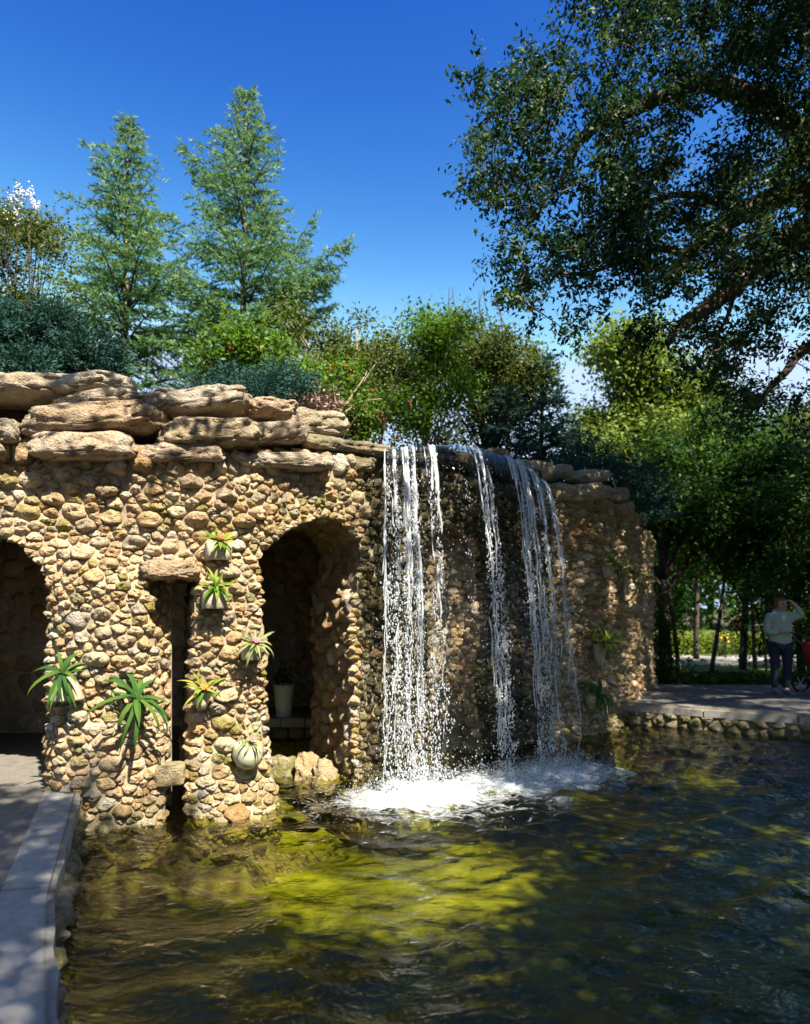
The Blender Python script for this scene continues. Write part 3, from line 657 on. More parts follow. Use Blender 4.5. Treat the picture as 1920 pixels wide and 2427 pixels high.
# rocks standing in the water at the arch
def water_rock(x0, y0, x1, y1, Y, seed, label, moss, rndv):
    c = pt((x0 + x1) / 2, (y0 + y1) / 2, Y); w = (x1 - x0) / FPX * Y; h = (y1 - y0) / FPX * Y
    V, F = boulder_mesh((c[0], c[1], c[2] - .09), w * 1.45, w * 1.3, h + .22, 0, .15, seed, e=1.15, lump=.5, crack=.14, sub=3)
    a = Acc(); a.add(V, F, None, rnd=rndv, moss=moss, wet=.15); o = a.build('rock', M_STONE, center='mean'); tag(o, label, 'rock')
water_rock(645, 1795, 700, 1838, 7.35, 5, 'small mossy yellow-green rock in the water before the arched doorway', .9, .7)
water_rock(703, 1785, 755, 1842, 7.25, 6, 'rounded brown rock beside the mossy one at the doorway water', .0, .25)
water_rock(748, 1800, 795, 1844, 7.15, 8, 'orange-tan rock half sunk between brown rock and waterfall pier', .0, .3)
# ------------------------------------------------------------------ water
LIP = [(912, 1068), (945, 1062), (1000, 1055), (1060, 1054), (1120, 1059), (1170, 1072), (1220, 1092), (1262, 1118), (1292, 1150)]
lipP = []
for (x, y) in LIP:
    s = s_at(x, .24); P, N = plan(s); q = P + N * .24; lipP.append((q[0], q[1], CAMZ + (HOR - y) / FPX * q[1] + .005))
lipP = np.array(lipP); lpx = np.array([p[0] for p in LIP], float)
def lip(px): return np.stack([np.interp(px, lpx, lipP[:, k]) for k in range(3)], -1)
def throw(px): return np.stack([np.interp(px, [912, 1000, 1120, 1292], [.02, .10, .27, .22]), np.interp(px, [912, 1000, 1120, 1292], [-.58, -.62, -.85, -1.1])], -1)
def fall(px, f):
    """f = fraction of the drop; horizontal travel grows with the square root (time)"""
    L = lip(px); t = np.sqrt(np.clip(f, 0, 1)); H = L[..., 2] - WATER_Z; th = throw(px)
    return np.stack([L[..., 0] + th[..., 0] * t, L[..., 1] + th[..., 1] * t, L[..., 2] - H * f], -1)
hits = [(fall(np.array(q), np.array(1.0)), w) for q, w in ((945, 1.0), (985, 1.1), (1050, .75), (1125, 1.0), (1180, .85), (1225, 1.0), (1270, .8))]
HC = np.array([h[0][:2] for h in hits]); HW = np.array([h[1] for h in hits])

# pond surface: rings from the falls plus wind ripple, real relief
nx, ny = 430, 400; gx = np.linspace(-4.2, 10.2, nx); gy = 1.1 + (13.2 - 1.1) * np.linspace(0, 1, ny) ** 1.25
X, Y = np.meshgrid(gx, gy, indexing='ij'); Z = np.zeros_like(X)
R2 = np.random.default_rng(5)
for (hx, hy), w in zip(HC, HW):
    d = np.hypot(X - hx, Y - hy); Z += .0075 * w * np.sin(d * 21 + hx * 5) / (1 + d * .55) * np.clip(d * 2, 0, 1) + .007 * w * np.sin(d * 11.3 + 2 + hy) / (1 + d * .35)
for k in range(34):
    a_ = R2.uniform(-.9, .9) - math.pi / 2 + R2.normal(0, .25); lam = R2.uniform(.16, .75); kx, ky = math.cos(a_) * 2 * math.pi / lam, math.sin(a_) * 2 * math.pi / lam
    Z += .0052 * lam ** .9 * np.sin(kx * X + ky * Y + R2.uniform(0, 6.3) + 1.1 * np.sin(X * R2.uniform(.6, 1.6) + Y * R2.uniform(.5, 1.5)))
near = np.exp(-np.min([(np.hypot(X - hx, (Y - hy)) / .55) ** 2 for hx, hy in HC], axis=0))
Z += near * .05 * np.sin(X * 23 + 2 * np.sin(Y * 17)) * np.sin(Y * 19 + 2 * np.sin(X * 13))
ffoam = np.zeros_like(X)
for (hx, hy), w in zip(HC, HW):
    dx, dy = X - hx, Y - (hy - .30); ffoam = np.maximum(ffoam, w * np.exp(-((dx / .85) ** 2 + (dy / .62) ** 2)))
    ffoam = np.maximum(ffoam, .66 * w * np.exp(-((dx / 1.45) ** 2 + ((dy + .15) / 1.0) ** 2)))
wa = Acc(); i, j = np.meshgrid(np.arange(nx - 1), np.arange(ny - 1), indexing='ij')
wa.add(np.stack([X.ravel(), Y.ravel(), WATER_Z + Z.ravel()], 1), None, np.stack([i * ny + j, (i + 1) * ny + j, (i + 1) * ny + j + 1, i * ny + j + 1], -1).reshape(-1, 4), foam=ffoam.ravel())
m, nt, out = new_mat('pond_water'); p = pos(nt)
h1 = tex_noise(nt, 7.5, 4, .55, scaled(nt, p, (1, 1.5, 1)), .5); h2 = tex_noise(nt, 17, 2, .5, scaled(nt, p, (1, 1.4, 1)), .4)
hh = mth(nt, 'ADD', mth(nt, 'MULTIPLY', h1, 1.0), mth(nt, 'MULTIPLY', h2, .22))
bmp = nd(nt, 'Bump', {'Strength': .65, 'Distance': .05, 'Height': hh})
fr = nd(nt, 'Fresnel', {'IOR': 1.34}); nt.links.new(bmp.outputs[0], fr.inputs['Normal'])
tr = nd(nt, 'BsdfTransparent', {'Color': (.66, .70, .30, 1)})
gl = nd(nt, 'BsdfGlossy', {'Roughness': .015, 'Color': (1, 1, 1, 1)}); nt.links.new(bmp.outputs[0], gl.inputs['Normal'])
mx = nd(nt, 'MixShader', {1: tr.outputs[0], 2: gl.outputs[0]}); nt.links.new(mth(nt, 'MULTIPLY', fr.outputs[0], 1.3, True), mx.inputs[0])
fo = nd(nt, 'BsdfDiffuse', {'Color': (.74, .78, .82, 1)})
fn = mth(nt, 'ADD', mth(nt, 'MULTIPLY', tex_noise(nt, 9, 5, .7, scaled(nt, p, (1, 1.8, 1)), .8), .75), mth(nt, 'MULTIPLY', tex_noise(nt, 38, 4, .7, p), .25))
ff = ramp(nt, mth(nt, 'ADD', fn, mth(nt, 'MULTIPLY', mth(nt, 'SUBTRACT', attr(nt, 'foam'), 1.0), .62)), [(.22, 0), (.60, .85)])
mx2 = nd(nt, 'MixShader', {1: mx.outputs[0], 2: fo.outputs[0]}); nt.links.new(ff, mx2.inputs[0])
nt.links.new(mx2.outputs[0], out.inputs[0])
tag(wa.build('pond_water', m), kind='structure')

# white water: droplets, strands, torn sheet
m, nt, out = new_mat('white_water')
d = nd(nt, 'BsdfDiffuse', {'Color': (.84, .87, .90, 1)}); t_ = nd(nt, 'BsdfTranslucent', {'Color': (.84, .88, .92, 1)}); g_ = nd(nt, 'BsdfGlossy', {'Roughness': .12})
tp = nd(nt, 'BsdfTransparent', {'Color': (.95, .97, 1, 1)})
a1 = nd(nt, 'MixShader', {0: .45, 1: d.outputs[0], 2: t_.outputs[0]}); a2 = nd(nt, 'MixShader', {0: .18, 1: a1.outputs[0], 2: g_.outputs[0]})
a3 = nd(nt, 'MixShader', {0: .38, 1: a2.outputs[0], 2: tp.outputs[0]}); nt.links.new(a3.outputs[0], out.inputs[0]); M_WHITE = m
falls = bpy.data.objects.new('waterfall', None); falls.location = (1.0, 7.4, WATER_Z); col.objects.link(falls); tag(falls, kind='structure')
R3 = np.random.default_rng(11)
BANDS = [(918, 12, .8), (938, 6, 1.6), (958, 5, 2.0), (978, 5, 2.2), (1008, 4, .9), (1021, 3, .6), (1080, 3, .22), (1118, 6, 1.5), (1134, 5, 1.3), (1204, 7, 1.9), (1226, 7, 1.9), (1250, 5, 1.0), (1283, 5, .9)]
bw = np.array([b[2] for b in BANDS]); bw /= bw.sum()
def band_px(n, f=0.0):
    k = R3.choice(len(BANDS), n, p=bw); return np.array([BANDS[q][0] for q in k]) + R3.normal(0, 1, n) * np.array([BANDS[q][1] for q in k]) * (.75 - .35 * f)
# droplets
dr = Acc(); n = 11500; nk = 640; cf = R3.random(nk) ** .75; bk = R3.choice(len(BANDS), nk, p=bw); cp = np.array([BANDS[q][0] + 6 * nz((v * 2.6, q * 3.1, 1.5)) + R3.normal(0, .42) * BANDS[q][1] for q, v in zip(bk, cf)]); kk = R3.integers(0, nk, n); f = np.clip(cf[kk] + R3.normal(0, 1, n) * (.012 + .03 * R3.random(n)), 0, 1); pxs = np.clip(cp[kk] + R3.normal(0, 1, n) * (1.8 + 1.6 * cf[kk]), 906, 1298)
C = fall(pxs, f); sc = (.006 + .028 * f) * np.where(R3.random(n) < .2, 2.2, .8); C += R3.normal(0, 1, (n, 3)) * np.stack([sc, sc * .8, np.full(n, .03)], 1)
rr = R3.uniform(.0028, .0068, n) * np.where(R3.random(n) < .12, 1.6, 1); stt = np.stack([np.ones(n), np.ones(n), R3.uniform(1.2, 3.4, n)], 1)
k = C[:, 2] > WATER_Z; spheres(dr, C[k], rr[k], 0, stt[k])
# mist of single drops thrown wide
n = 1500; f = R3.random(n) ** .8; C = fall(R3.uniform(880, 1306, n), f); C += R3.normal(0, .09, (n, 3)); k = C[:, 2] > WATER_Z; spheres(dr, C[k], R3.uniform(.002, .005, n)[k], 0, np.stack([np.ones(n), np.ones(n), R3.uniform(1, 2.2, n)], 1)[k])
tag(dr.build('droplets', M_WHITE, falls), kind='stuff')
# strands
sd = Acc()
for q in range(7):                                # long unbroken threads that wander and pinch
    px0 = float(np.clip(band_px(1)[0], 912, 1292)); f1 = R3.uniform(.55, 1.0); n = 90; ff_ = np.linspace(0, f1, n) ** 1.15; o_ = R3.uniform(0, 90)
    P_ = fall(px0 + np.array([5.5 * nz((v * 3.0, o_, 2)) for v in ff_]) * np.sqrt(ff_), ff_)
    P_ += np.array([[nz((v * 13, o_, 0)), nz((v * 13, o_, 5)), 0] for v in ff_]) * (.008 + .03 * ff_)[:, None]
    rad = np.array([max(.001,   .0065 * (1.05 - .55 * v) * (1 + 1.5 * nz((v * 30, o_, 9)))) for v in ff_]); rad[0] *= .5; rad[-1] = .0008
    tube(sd, P_, rad, 6)
for q in range(110):
    px0 = float(np.clip(band_px(1)[0], 910, 1294)); f0 = R3.choice([0, R3.uniform(0, .75)]); f1 = min(1, f0 + R3.uniform(.05, .34)); n = int(14 + 60 * (f1 - f0)); ff_ = np.linspace(f0, f1, n)
    o_ = R3.uniform(0, 50); P_ = fall(np.full(n, px0), ff_)
    wig = np.array([[nz((v * 9, o_, 0)), nz((v * 9, o_, 5)), 0] for v in ff_]) * (.02 + .06 * ff_)[:, None]
    rs_ = R3.uniform(.6, 2.0)
    rad = rs_ * np.array([max(.001,   .006 * (1 + 1.3 * nz((v * 26, o_, 9))) * (1.15 - .6 * v)) for v in ff_]); rad[0] *= .3; rad[-1] = .001
    tube(sd, P_ + wig, rad, 5)
tag(sd.build('strands', M_WHITE, falls), kind='stuff')
# thin torn sheet over the lip, fading into strands
sh = Acc(); nu, nf = 190, 90; pu = np.linspace(909, 1296, nu); fv = np.linspace(0, 1, nf) ** 1.6
PU, FV = np.meshgrid(pu, fv, indexing='ij'); V = fall(PU.ravel(), FV.ravel()).reshape(nu, nf, 3)
wob = np.sin(PU * .21) * .02 * FV; V[..., 1] += wob + .03; 
back = [(0.0, .012, -.10), (0.0, .03, -.30), (0, .05, -.75)]
pre = []
for dz in ((.045, .8), (.04, .35), (.022, .12)):
    P0 = lip(pu); s_n = np.stack([np.full(nu, -.45), np.full(nu, .89)], 1); pre.append(np.stack([P0[:, 0] + s_n[:, 0] * dz[1], P0[:, 1] + s_n[:, 1] * dz[1], P0[:, 2] + dz[0]], 1))
V = np.concatenate([np.stack(pre, 1), V], 1); nf2 = nf + 3
dens = np.zeros((nu, nf2)); 
for b in BANDS: dens += (b[2] / 3.2) * np.exp(-((pu[:, None] - b[0]) / (b[1] * 1.5)) ** 2)
dens = np.clip(dens, 0, 1); fade = np.concatenate([[.35, .55, .8], np.interp(fv, [0, .08, .3, .55, 1], [1, 1, .84, .66, .5])]); dens *= fade[None]; dens = np.maximum(dens, np.concatenate([[.5, .55, .6], np.interp(fv, [0, .03, .09, .2], [.62, .55, .35, 0])])[None])
i, j = np.meshgrid(np.arange(nu - 1), np.arange(nf2 - 1), indexing='ij')
uu = np.repeat(pu[:, None], nf2, 1) / 387.; tt = np.concatenate([[-.06, -.03, -.01], np.sqrt(fv)])[None].repeat(nu, 0)
sh.add(V.reshape(-1, 3), None, np.stack([i * nf2 + j, (i + 1) * nf2 + j, (i + 1) * nf2 + j + 1, i * nf2 + j + 1], -1).reshape(-1, 4), dens=dens.ravel(), su=uu.ravel(), sv=tt.ravel())
m, nt, out = new_mat('falling_sheet')
cv = nd(nt, 'CombineXYZ', {'X': mth(nt, 'MULTIPLY', attr(nt, 'su'), 62.0), 'Y': mth(nt, 'MULTIPLY', attr(nt, 'sv'), 7.0), 'Z': 0.0})
cv2 = nd(nt, 'CombineXYZ', {'X': mth(nt, 'MULTIPLY', attr(nt, 'su'), 150.0), 'Y': mth(nt, 'MULTIPLY', attr(nt, 'sv'), 42.0), 'Z': 3.0})
na = tex_noise(nt, 1.0, 3, .6, cv.outputs[0], .5); nb_ = tex_noise(nt, 1.0, 3, .65, cv2.outputs[0], .3)
al = mth(nt, 'ADD', mth(nt, 'MULTIPLY', na, .62), mth(nt, 'MULTIPLY', nb_, .5))
al = ramp(nt, mth(nt, 'ADD', al, mth(nt, 'MULTIPLY', mth(nt, 'SUBTRACT', attr(nt, 'dens'), 1.0), .42)), [(.48, 0), (.70, .85)])
d = nd(nt, 'BsdfDiffuse', {'Color': (.82, .86, .90, 1)}); t_ = nd(nt, 'BsdfTranslucent', {'Color': (.80, .86, .92, 1)}); a1 = nd(nt, 'MixShader', {0: .4, 1: d.outputs[0], 2: t_.outputs[0]})
gl = nd(nt, 'BsdfGlossy', {'Roughness': .08}); tp = nd(nt, 'BsdfTransparent', {'Color': (.93, .96, .98, 1)})
bb = nd(nt, 'Bump', {'Strength': .5, 'Distance': .02, 'Height': na}); nt.links.new(bb.outputs[0], gl.inputs['Normal'])
clear = nd(nt, 'MixShader', {0: ramp(nt, attr(nt, 'sv'), [(.0, .30), (.22, .10), (.5, .012)]), 1: tp.outputs[0], 2: gl.outputs[0]})
mx = nd(nt, 'MixShader', {0: al, 1: clear.outputs[0], 2: a1.outputs[0]}); nt.links.new(mx.outputs[0], out.inputs[0])
tag(sh.build('falling_sheet', m, falls), kind='stuff')
# splash crown in the pond
m, nt, out = new_mat('aerated_water'); p = pos(nt)
d = nd(nt, 'BsdfDiffuse', {'Color': (.86, .89, .92, 1)}); t_ = nd(nt, 'BsdfTranslucent', {'Color': (.86, .90, .94, 1)}); tp = nd(nt, 'BsdfTransparent', {'Color': (.95, .97, .98, 1)})
a1 = nd(nt, 'MixShader', {0: .5, 1: d.outputs[0], 2: t_.outputs[0]}); al = ramp(nt, tex_noise(nt, 34, 4, .7, p, .6), [(.40, .10), (.62, .85)])
mx = nd(nt, 'MixShader', {0: al, 1: tp.outputs[0], 2: a1.outputs[0]}); nt.links.new(mx.outputs[0], out.inputs[0]); M_FOAM = m
sp = Acc(); n = 9000; k = R3.choice(len(HC), n, p=HW / HW.sum()); ang = R3.uniform(0, 6.283, n); rad_ = np.abs(R3.normal(0, .26, n)) * np.where(R3.random(n) < .15, 2.2, 1)
hgt = np.abs(R3.normal(0, .085, n)) * np.exp(-(rad_ / .45) ** 2) * np.where(R3.random(n) < .12, 2.6, 1) + .004
C = np.stack([HC[k, 0] + rad_ * np.cos(ang) * 1.25, HC[k, 1] - .1 + rad_ * np.sin(ang) * .9, WATER_Z + .01 + hgt], 1); spheres(sp, C, R3.uniform(.002, .007, n) * np.exp(-hgt * 2), 0)
for (hx, hy), w in zip(HC, HW):                    # boiling heads of foam
    for q in range(14):
        r_ = abs(R3.normal(0, .22)); an = R3.uniform(0, 6.28); U, F = ICO[2]; rad_b = R3.uniform(.04, .10) * w ** .5; c_ = np.array([hx + r_ * math.cos(an) * 1.4, hy - .15 + r_ * math.sin(an), WATER_Z - rad_b * .25])
        V = np.array([u * rad_b * (1 + .55 * fbm(u, 2.4, q + hx * 9, 3)) for u in U]) * np.array([1.5, 1.1, .5]); sp.add(V + c_, F)
tag(sp.build('splash_foam', M_FOAM, smooth=True), 'white splash and foam where the waterfall hits the pond', 'foam', None, 'stuff')
# ------------------------------------------------------------------ foliage builders
def leaf_cards(acc, C, size, R, up=.35, aspect=.45, Nrm=None, rnd=None, fold=.18):
    n = len(C); size = np.broadcast_to(np.asarray(size, float), (n,))
    N = R.normal(0, 1, (n, 3)); N[:, 2] = np.abs(N[:, 2]) + up
    if Nrm is not None: N = N * .8 + Nrm
    N /= np.linalg.norm(N, axis=1)[:, None]
    A = R.normal(0, 1, (n, 3)); A -= (A * N).sum(1)[:, None] * N; A /= np.linalg.norm(A, axis=1)[:, None]; B = np.cross(N, A)
    L = size[:, None]; W = L * aspect
    V = np.stack([C - A * L * .5, C + B * W * .5 + N * W * fold, C + A * L * .5 - N * L * .08, C - B * W * .5 + N * W * fold], 1).reshape(-1, 3)
    r = R.random(n) if rnd is None else rnd
    acc.add(V, None, np.arange(n * 4).reshape(-1, 4), rnd=np.repeat(r, 4))
def blob_points(R, clumps, n, shell=.55):
    c = np.array([q[0] for q in clumps], float); r = np.array([np.broadcast_to(q[1], 3) for q in clumps], float); w = r.prod(1) ** .75; k = R.choice(len(c), n, p=w / w.sum())
    d = R.normal(0, 1, (n, 3)); d /= np.linalg.norm(d, axis=1)[:, None]; q = R.random(n) ** (1 / (1 + 2 * shell * 2)); return c[k] + d * q[:, None] * r[k], d
def broadleaf(name, base, clumps, nleaf, leaf, mat, label, cat='tree', trunk_r=.12, bark=None, seed=0, group=None, aspect=.5, lean=None, flowers=None, sub=5, trunks=1, tufts=True):
    R = np.random.default_rng(seed); t = thing(name, base, label, cat, group)
    base = np.array(base, float); tr = Acc(); cl = [(np.array(c, float), r) for c, r in clumps]
    cz = np.array([c for c, _ in cl]); cen = cz.mean(0)
    for q in range(trunks):
        o_ = R.normal(0, .12 * (trunks > 1), 3); o_[2] = 0; top = cen + o_ * 3 + np.array([0, 0, (cz[:, 2].max() - cen[2]) * .5])
        mid = base * .5 + top * .5 + R.normal(0, .06, 3) * (top[2] - base[2]) * .3
        Q = smooth_pts([base + o_, mid, top], 8); tube(tr, Q, np.linspace(trunk_r, trunk_r * .3, len(Q)), 7)
        for c, r in cl[q::trunks]:
            k = np.argmin(np.abs(Q[:, 2] - (base[2] + (c[2] - base[2]) * .55))); st = Q[k]; m_ = st * .45 + c * .55 + R.normal(0, .05, 3); m_[2] += .05
            L = smooth_pts([st, m_, c], 5); tube(tr, L, np.linspace(trunk_r * .42, trunk_r * .08, len(L)), 5)
    tr.build('trunk', bark or M_BARK, t)
    cr = Acc()
    # leaf tufts on twigs give light and dark groups with gaps between them
    nt_ = max(6, nleaf // 26); TC, TD = blob_points(R, cl, nt_, .6)
    sizes = R.uniform(.6, 1.35, nt_); k = R.choice(nt_, nleaf, p=sizes / sizes.sum()); spread = leaf * 2.1
    C = TC[k] + R.normal(0, 1, (nleaf, 3)) * spread * np.array([1, 1, .7]) * sizes[k][:, None]
    leaf_cards(cr, C, R.uniform(.7, 1.25, nleaf) * leaf, R, .35, aspect, rnd=np.clip(R.normal(.45, .2, nleaf) + .25 * (sizes[k] - .95), 0, 1), Nrm=TD[k] * .6)
    cr.build('crown', mat, t)
    if flowers:
        fm, nfl, fs, zmin = flowers; FC, FD = blob_points(R, cl, nfl * 3, 2.0); FC = FC[FC[:, 2] > zmin][:nfl]; fa = Acc()
        for c in FC: spheres(fa, c + R.normal(0, fs * .6, (6, 3)), R.uniform(.35, .7, 6) * fs, 1)
        if fa.n: tag(fa.build('blossom', fm, t), kind='stuff')
    return t
def clumps_px(rects, Yd, R, n_each=5, fill=.62, jit=.35):
    """clumps spread over rectangles given on the photo, at distance Yd"""
    out = []
    for (x0, y0, x1, y1) in rects:
        for q in range(n_each):
            x = R.uniform(x0, x1); y = R.uniform(y0, y1); Yq = Yd + R.normal(0, jit); r = .5 * fill * min(x1 - x0, y1 - y0) / FPX * Yd * R.uniform(.6, 1.1); out.append((pt(x, y, Yq), (r, r, r * .8)))
    return out
def conifer(name, base, H, rad, label, seed, nbr=120, mat=None, extra=(), needle=.10, width=.031, lift=.35, droop=.45, skirt=.06, step=.10, dens=.017, group=None, cat='tree', stems=((0, 0, 1.0),)):
    R = np.random.default_rng(seed); t = thing(name, base, label, cat, group); base = np.array(base, float); tr = Acc(); br = Acc()
    NB = []; ND = []; NR = []
    def branch(st, dirv, L, a, b, tipness):
        n = max(5, int(L / .12)); q = np.linspace(0, 1, n); up = np.array([0, 0, 1.0]); side = np.cross(dirv, up)
        P = st + dirv * (L * q)[:, None] + up * ((a * q - b * q * q) * L)[:, None] + side * (np.sin(q * 3 + R.uniform(0, 6)) * .04 * L)[:, None]
        tube(br, P[::max(1, n // 6)] if n > 8 else P, np.linspace(.012 + .010 * L, .003, len(P[::max(1, n // 6)] if n > 8 else P)), 4)
        m = max(3, int(L / step))
        for kk in range(m):
            qq = .12 + .88 * (kk + R.random() * .7) / m; qq = min(qq, 1); c = np.array([np.interp(qq, q, P[:, d]) for d in range(3)])
            for sg in (-1, 1):
                if R.random() < .1: continue
                l = (.40 * L * (1 - qq) ** .8 * R.uniform(.5, 1.05) + R.uniform(.10, .20)); an = R.uniform(.6, 1.15); dv = dirv * math.cos(an) + side * sg * math.sin(an) + up * (R.uniform(-.25, .22) + .2 * tipness); dv /= np.linalg.norm(dv)
                ns = max(3, int(l / dens)); u = (np.arange(ns) + R.random(ns)) / ns * l
                pp = c + dv * u[:, None] + up * (-(u / max(l, .1)) ** 2 * l * .28)[:, None]
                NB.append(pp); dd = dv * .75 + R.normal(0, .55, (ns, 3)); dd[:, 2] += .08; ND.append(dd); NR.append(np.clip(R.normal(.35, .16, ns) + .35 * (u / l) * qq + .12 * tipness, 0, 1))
    for (sx, sy, sh_) in stems:
        top = base + np.array([sx, sy, H * sh_]); foot = base + np.array([sx * .25, sy * .25, H * (.28 if (sx or sy) else 0)])
        Q = smooth_pts([foot, foot * .45 + top * .55 + np.array([sx * .25, sy * .2, -.1 * H * .2]) + R.normal(0, .05, 3), top], 10); tube(tr, Q, np.linspace(.055 + H * .0075 * sh_, .012, len(Q)), 7)
        n_ = int(nbr * (1 if not (sx or sy) else .42)); Hs = np.linalg.norm(top - foot); rs = rad * (1 if not (sx or sy) else .45); az = R.uniform(0, 6)
        for k in range(n_):
            f = skirt + (1 - skirt) * ((k + R.random() * .6) / n_) ** .93; nl = 17; f = (math.floor(f * nl) + .5 + R.normal(0, .14)) / nl if f < .72 else f; f = min(max(f, skirt), .995); st = np.array([np.interp(foot[2] + f * (top[2] - foot[2]), Q[:, 2], Q[:, d]) for d in range(3)])
            az += 2.399 + R.normal(0, .3); L = max(.16, rs * (1 - f) ** .78 * R.uniform(.35, 1.32)); dirv = np.array([math.cos(az), math.sin(az), 0])
            branch(st, dirv, L, lift + .45 * f + R.normal(0, .08), droop * (1 - .5 * f), f)
    for (st, tip, a, b) in extra:
        st = np.array(st); tip = np.array(tip); v = tip - st; L = np.hypot(v[0], v[1]); dirv = np.array([v[0] / L, v[1] / L, 0]); a2 = v[2] / L + b
        branch(st, dirv, L, a2, b, .6)
        for q in range(10):
            f = .3 + .65 * q / 10; c = st + v * f + np.array([0, 0, (a2 * f - b * f * f) * L - v[2] * f]); az2 = math.atan2(v[1], v[0]) + R.choice([-1, 1]) * R.uniform(.3, 1.0); branch(c, np.array([math.cos(az2), math.sin(az2), 0]), L * .45 * (1.1 - f), .35, .35, .6)
    tr.build('trunk', M_PALEBARK if mat is L_CEDAR else M_BARK, t); br.build('branches', M_BARK, t)
    NB = np.concatenate(NB); ND = np.concatenate(ND); NR = np.concatenate(NR); ND /= np.linalg.norm(ND, axis=1)[:, None]; n = len(NB)
    S = np.cross(ND, R.normal(0, 1, (n, 3))); S /= np.linalg.norm(S, axis=1)[:, None]; ln = needle * R.uniform(.7, 1.3, n)[:, None]
    V = np.stack([NB - S * width * .5, NB + S * width * .5, NB + ND * ln], 1).reshape(-1, 3)
    a = Acc(); a.add(V, np.arange(n * 3).reshape(-1, 3), None, rnd=np.repeat(NR, 3)); a.build('foliage', mat, t); return t

# ------------------------------------------------------------------ trees and shrubs on and behind the mound
p = pt(303, 900, 14.0)
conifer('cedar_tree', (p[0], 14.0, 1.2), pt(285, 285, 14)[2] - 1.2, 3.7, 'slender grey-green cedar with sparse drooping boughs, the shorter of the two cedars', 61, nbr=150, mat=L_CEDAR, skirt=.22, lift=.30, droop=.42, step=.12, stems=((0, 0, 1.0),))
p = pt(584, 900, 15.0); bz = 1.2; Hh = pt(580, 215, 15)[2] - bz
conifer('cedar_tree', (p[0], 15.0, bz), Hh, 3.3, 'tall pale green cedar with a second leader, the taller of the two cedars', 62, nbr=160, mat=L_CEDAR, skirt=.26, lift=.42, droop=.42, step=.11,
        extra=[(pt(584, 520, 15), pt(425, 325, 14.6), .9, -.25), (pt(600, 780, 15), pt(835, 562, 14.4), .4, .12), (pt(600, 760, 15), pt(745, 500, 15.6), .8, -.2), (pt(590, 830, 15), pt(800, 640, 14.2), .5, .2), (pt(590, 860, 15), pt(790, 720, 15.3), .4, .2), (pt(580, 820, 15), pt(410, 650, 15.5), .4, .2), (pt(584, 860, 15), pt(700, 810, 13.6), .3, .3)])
R = np.random.default_rng(90)
broadleaf('crape_myrtle', (*pt(20, 900, 9.6)[:2], 2.6), clumps_px([(-60, 520, 150, 800), (-40, 500, 90, 640), (60, 560, 180, 760)], 9.6, R, 7, .5, .3), 9000, .055, L_OLIVE, 'loose crape myrtle topped with white blossom beside the shorter cedar', 'shrub', .03, M_BARK, 91, trunks=3)
ca = Acc(); Rf = np.random.default_rng(8)
mt = [o for o in bpy.data.objects if o.name.startswith('crape_myrtle')][0]
for (x, y) in [(42, 448), (52, 462), (46, 482), (70, 455), (76, 478), (88, 488), (38, 500), (42, 520), (12, 505), (30, 470)]:
    c = pt(x, y, 9.5); spheres(ca, c + Rf.normal(0, .03, (26, 3)) * np.array([.8, .8, 1.3]), Rf.uniform(.007, .014, 26), 0)
    st = Acc()
tag(ca.build('blossom', M_WHITEP, mt), kind='stuff')
tw = Acc()
for (x, y) in [(44, 465), (78, 480), (40, 515), (12, 510)]: tube(tw, smooth_pts([pt(x * .5 + 15, 690, 9.55), pt(x * .8 + 6, 590, 9.5), pt(x, y, 9.5)], 5), np.linspace(.010, .003, 11), 5)
tw.build('twigs', M_BARK, mt)

def juniper(px0, px1, py0, py1, Y, n, label, seed, mat=None, size=.05, name='juniper', cat='shrub', base_z=2.6, ncl=14):
    R = np.random.default_rng(seed); cl = []
    for q in range(ncl):
        x = R.uniform(px0, px1); top = py0 + (py1 - py0) * (abs((x - (px0 + px1) / 2) / ((px1 - px0) / 2)) ** 2) * .45
        y = R.uniform(top, py1); r = R.uniform(.14, .28) * (py1 - py0) / FPX * Y * 1.3; cl.append((pt(x, y, Y + R.normal(0, .3)), (r * 1.5, r * 1.3, r * .75)))
    c = pt((px0 + px1) / 2, py1, Y); t = thing(name, (c[0], c[1], min(c[2], base_z)), label, cat); a = Acc(); br = Acc()
    nt_ = n // 40; TC, TD = blob_points(R, cl, nt_, .5); k = R.integers(0, nt_, n); dirs = TD * np.array([1, 1, .35]) + np.array([0, 0, .25]); dirs /= np.linalg.norm(dirs, axis=1)[:, None]
    u = R.random(n); C = TC[k] + dirs[k] * (u * .22 * (Y / 8))[:, None] + R.normal(0, .03, (n, 3)); D = dirs[k] + R.normal(0, .5, (n, 3)); D /= np.linalg.norm(D, axis=1)[:, None]
    S = np.cross(D, R.normal(0, 1, (n, 3))); S /= np.linalg.norm(S, axis=1)[:, None]; ln = size * R.uniform(.7, 1.3, n)[:, None]; w = size * .22
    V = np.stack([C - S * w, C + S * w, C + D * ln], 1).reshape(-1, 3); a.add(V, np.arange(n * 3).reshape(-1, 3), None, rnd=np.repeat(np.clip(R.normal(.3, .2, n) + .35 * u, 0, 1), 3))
    b0 = np.array([c[0], c[1], min(c[2], base_z)])
    for cc, r in cl: tube(br, smooth_pts([b0, b0 * .5 + cc * .5 + np.array([0, 0, -.05]), cc], 4), np.linspace(.03, .006, 9), 4)
    br.build('stems', M_BARK, t); a.build('foliage', mat or L_JUNIPER, t); return t
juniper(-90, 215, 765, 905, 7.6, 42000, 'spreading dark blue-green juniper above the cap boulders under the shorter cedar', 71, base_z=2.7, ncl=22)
juniper(-430, -130, 760, 905, 7.7, 26000, 'dark juniper farther along the cap above the left arch', 76, base_z=2.7, ncl=18)
